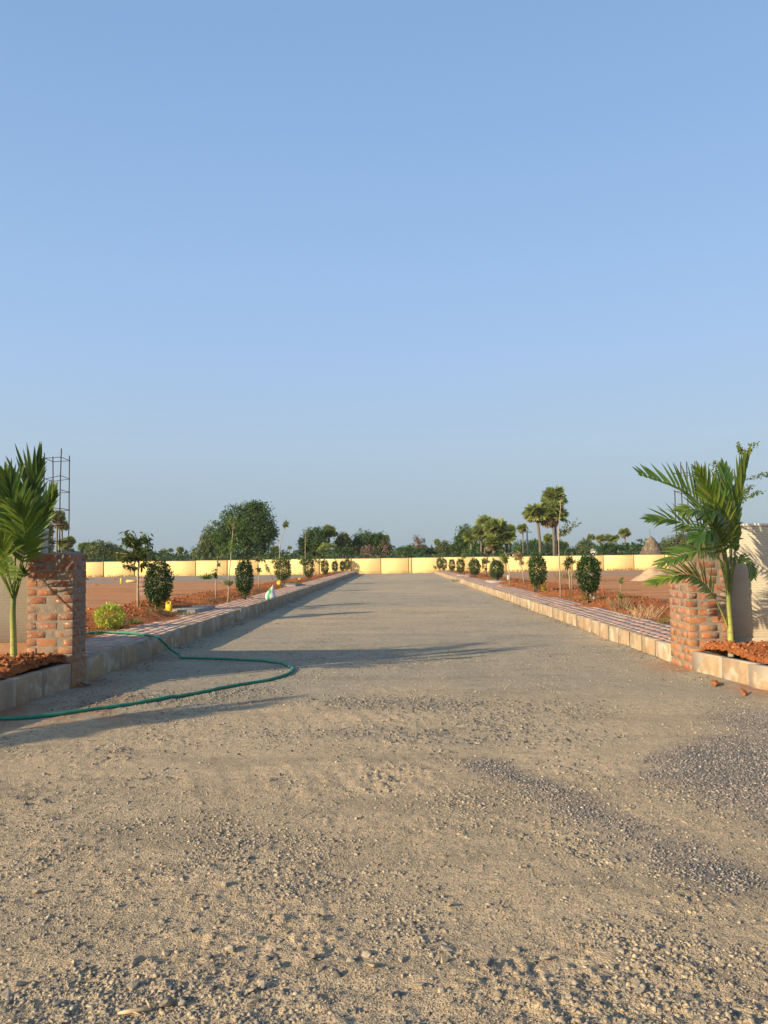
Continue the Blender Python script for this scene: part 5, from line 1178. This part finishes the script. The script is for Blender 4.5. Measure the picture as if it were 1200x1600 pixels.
# thatched hut
b = P(1018, 866, 88); b.z = 0
r = thing('thatched_hut', 'conical thatched hut roof peeping over the yellow wall at right', 'hut', b)
ztop = P(1018, 837.5, 88).z; rb = 20 * 88 / F
A, B = np.meshgrid(np.linspace(0, 2 * pi, 41)[:-1], np.linspace(0, 1, 16)); rr = rb * (B ** .85) * (1 + .10 * fbm(A * 3, B * 9, .5, 3, 9)) + .05 + .05 * (np.floor(B * 6) % 2); Zc = ztop - (ztop - 1.2) * B + .06 * fbm(A * 6, B * 8, .6, 2, 2)
idx = np.arange(16 * 40).reshape(16, 40); rl = np.roll(idx, -1, 1)
obj('roof', mesh('roof', np.stack([np.cos(A) * rr, np.sin(A) * rr, Zc], -1), [np.stack([idx[:-1], idx[1:], rl[1:], rl[:-1]], -1).reshape(-1, 4)]), MT['thatch'], r)
lf = MB(); n = 900; a = RNG.uniform(0, 2 * pi, n); bb = RNG.uniform(.02, 1, n) ** .7; C = np.stack([np.cos(a) * rb * bb ** .85 * 1.03, np.sin(a) * rb * bb ** .85 * 1.03, ztop - (ztop - 1.2) * bb + .06], -1)
leaves(lf, C, np.stack([np.cos(a) * .7, np.sin(a) * .7, -np.ones(n)], -1) + .3 * rdir(n), np.stack([np.cos(a), np.sin(a), .5 * np.ones(n)], -1), .45, .1); tag(obj('thatch', lf.mesh('thatch'), MT['thatch'], r), kind='stuff')
mb = MB(); mb.tube([(0, 0, -.1), (0, 0, 1.4)], rb * .7, 16); obj('wall', mb.mesh('wall'), MT['plinth'], r)
mb = MB(); mb.tube([(-.05, 0, ztop - .1), (-.12, 0, P(1016, 826, 88).z)], .02, 5); obj('mast', mb.mesh('mast'), MT['wire'], r)
# low shed right of the palm clump
b = P(803, 868, 96); b.z = 0; r = thing('open_shed', 'low open shed with dark roof and pale pillars right of the palm clump', 'shed', b); w = 11 * 96 / F; zt = P(803, 863.5, 96).z
mb = MB(); mb.box(-w, w, -1, 1, zt - .22, zt, .02); obj('roof', mb.mesh('roof'), MT['dark_roof'], r)
for k in range(4): mb = MB(); mb.box(-.08, .08, -.08, .08, -.1, zt - .225); obj('pillar', mb.mesh('pillar'), MT['whitewash'], r, (-w + .2 + k * (2 * w - .4) / 3, -.9, 0))
mb = MB(); mb.box(-w, w, .8, .9, -.1, zt - .225); obj('back_wall', mb.mesh('back_wall'), MT['dark_roof'], r)
for cx, w_, top_, lab in ((614, 3.2, 863, 'tiny white house among the trees right of the central clump'), (928, 2.4, 861, 'tiny pale house among bushes left of the hut')):
    b = P(cx, 868, 112 if cx < 700 else 102); D = b.y; zt = P(cx, top_, D).z; b.z = 0; r = thing('small_house', lab, 'house', b); w = w_ * D / F
    mb = MB(); mb.box(-w, w, -1, 1, -.1, zt); obj('wall', mb.mesh('wall'), MT['whitewash'], r)
    mb = MB(); mb.add([(-w - .1, -1.1, zt + .002), (w + .1, -1.1, zt + .002), (w + .1, 1.1, zt + .002), (-w - .1, 1.1, zt + .002), (-w - .1, 0, zt + .3), (w + .1, 0, zt + .3)], [(0, 1, 5, 4), (2, 3, 4, 5)], [(0, 4, 3), (1, 2, 5)]); obj('roof', mb.mesh('roof'), MT['plinth'], r)
# poles
def pole(px, ptop, Yd, lab, rad=.11):
    b = P(px, ptop, Yd); r = thing('utility_pole', lab, 'pole', (b.x, Yd, 0)); mb = MB(); mb.tube([(0, 0, -.2), (0, 0, b.z)], [rad, rad * .8], 8); obj('shaft', mb.mesh('shaft', True), MT['concrete_pole'], r)
    mb = MB(); mb.box(-.6, .6, -.05, .05, b.z - .5, b.z - .4); obj('crossarm', mb.mesh('crossarm'), MT['concrete_pole'], r)
pole(823.5, 826, 100, 'concrete utility pole right of the single slim fan palm'); pole(793, 845, 104, 'white topped pole at the right edge of the palm clump', .09)

# ------------------------------------------------------------------ the dusty air
mb = MB(); mb.box(-330, 330, -60, 420, -1.6, 24.); m = bpy.data.materials.new('haze'); m.use_nodes = True; nt = m.node_tree
nt.nodes.remove(nt.nodes['Principled BSDF']); v = nt.nodes.new('ShaderNodeVolumePrincipled'); v.inputs['Color'].default_value = (.72, .80, .90, 1); v.inputs['Density'].default_value = .0002
nt.links.new(v.outputs[0], nt.nodes['Material Output'].inputs['Volume']); tag(obj('haze', mb.mesh('haze'), m), kind='stuff')
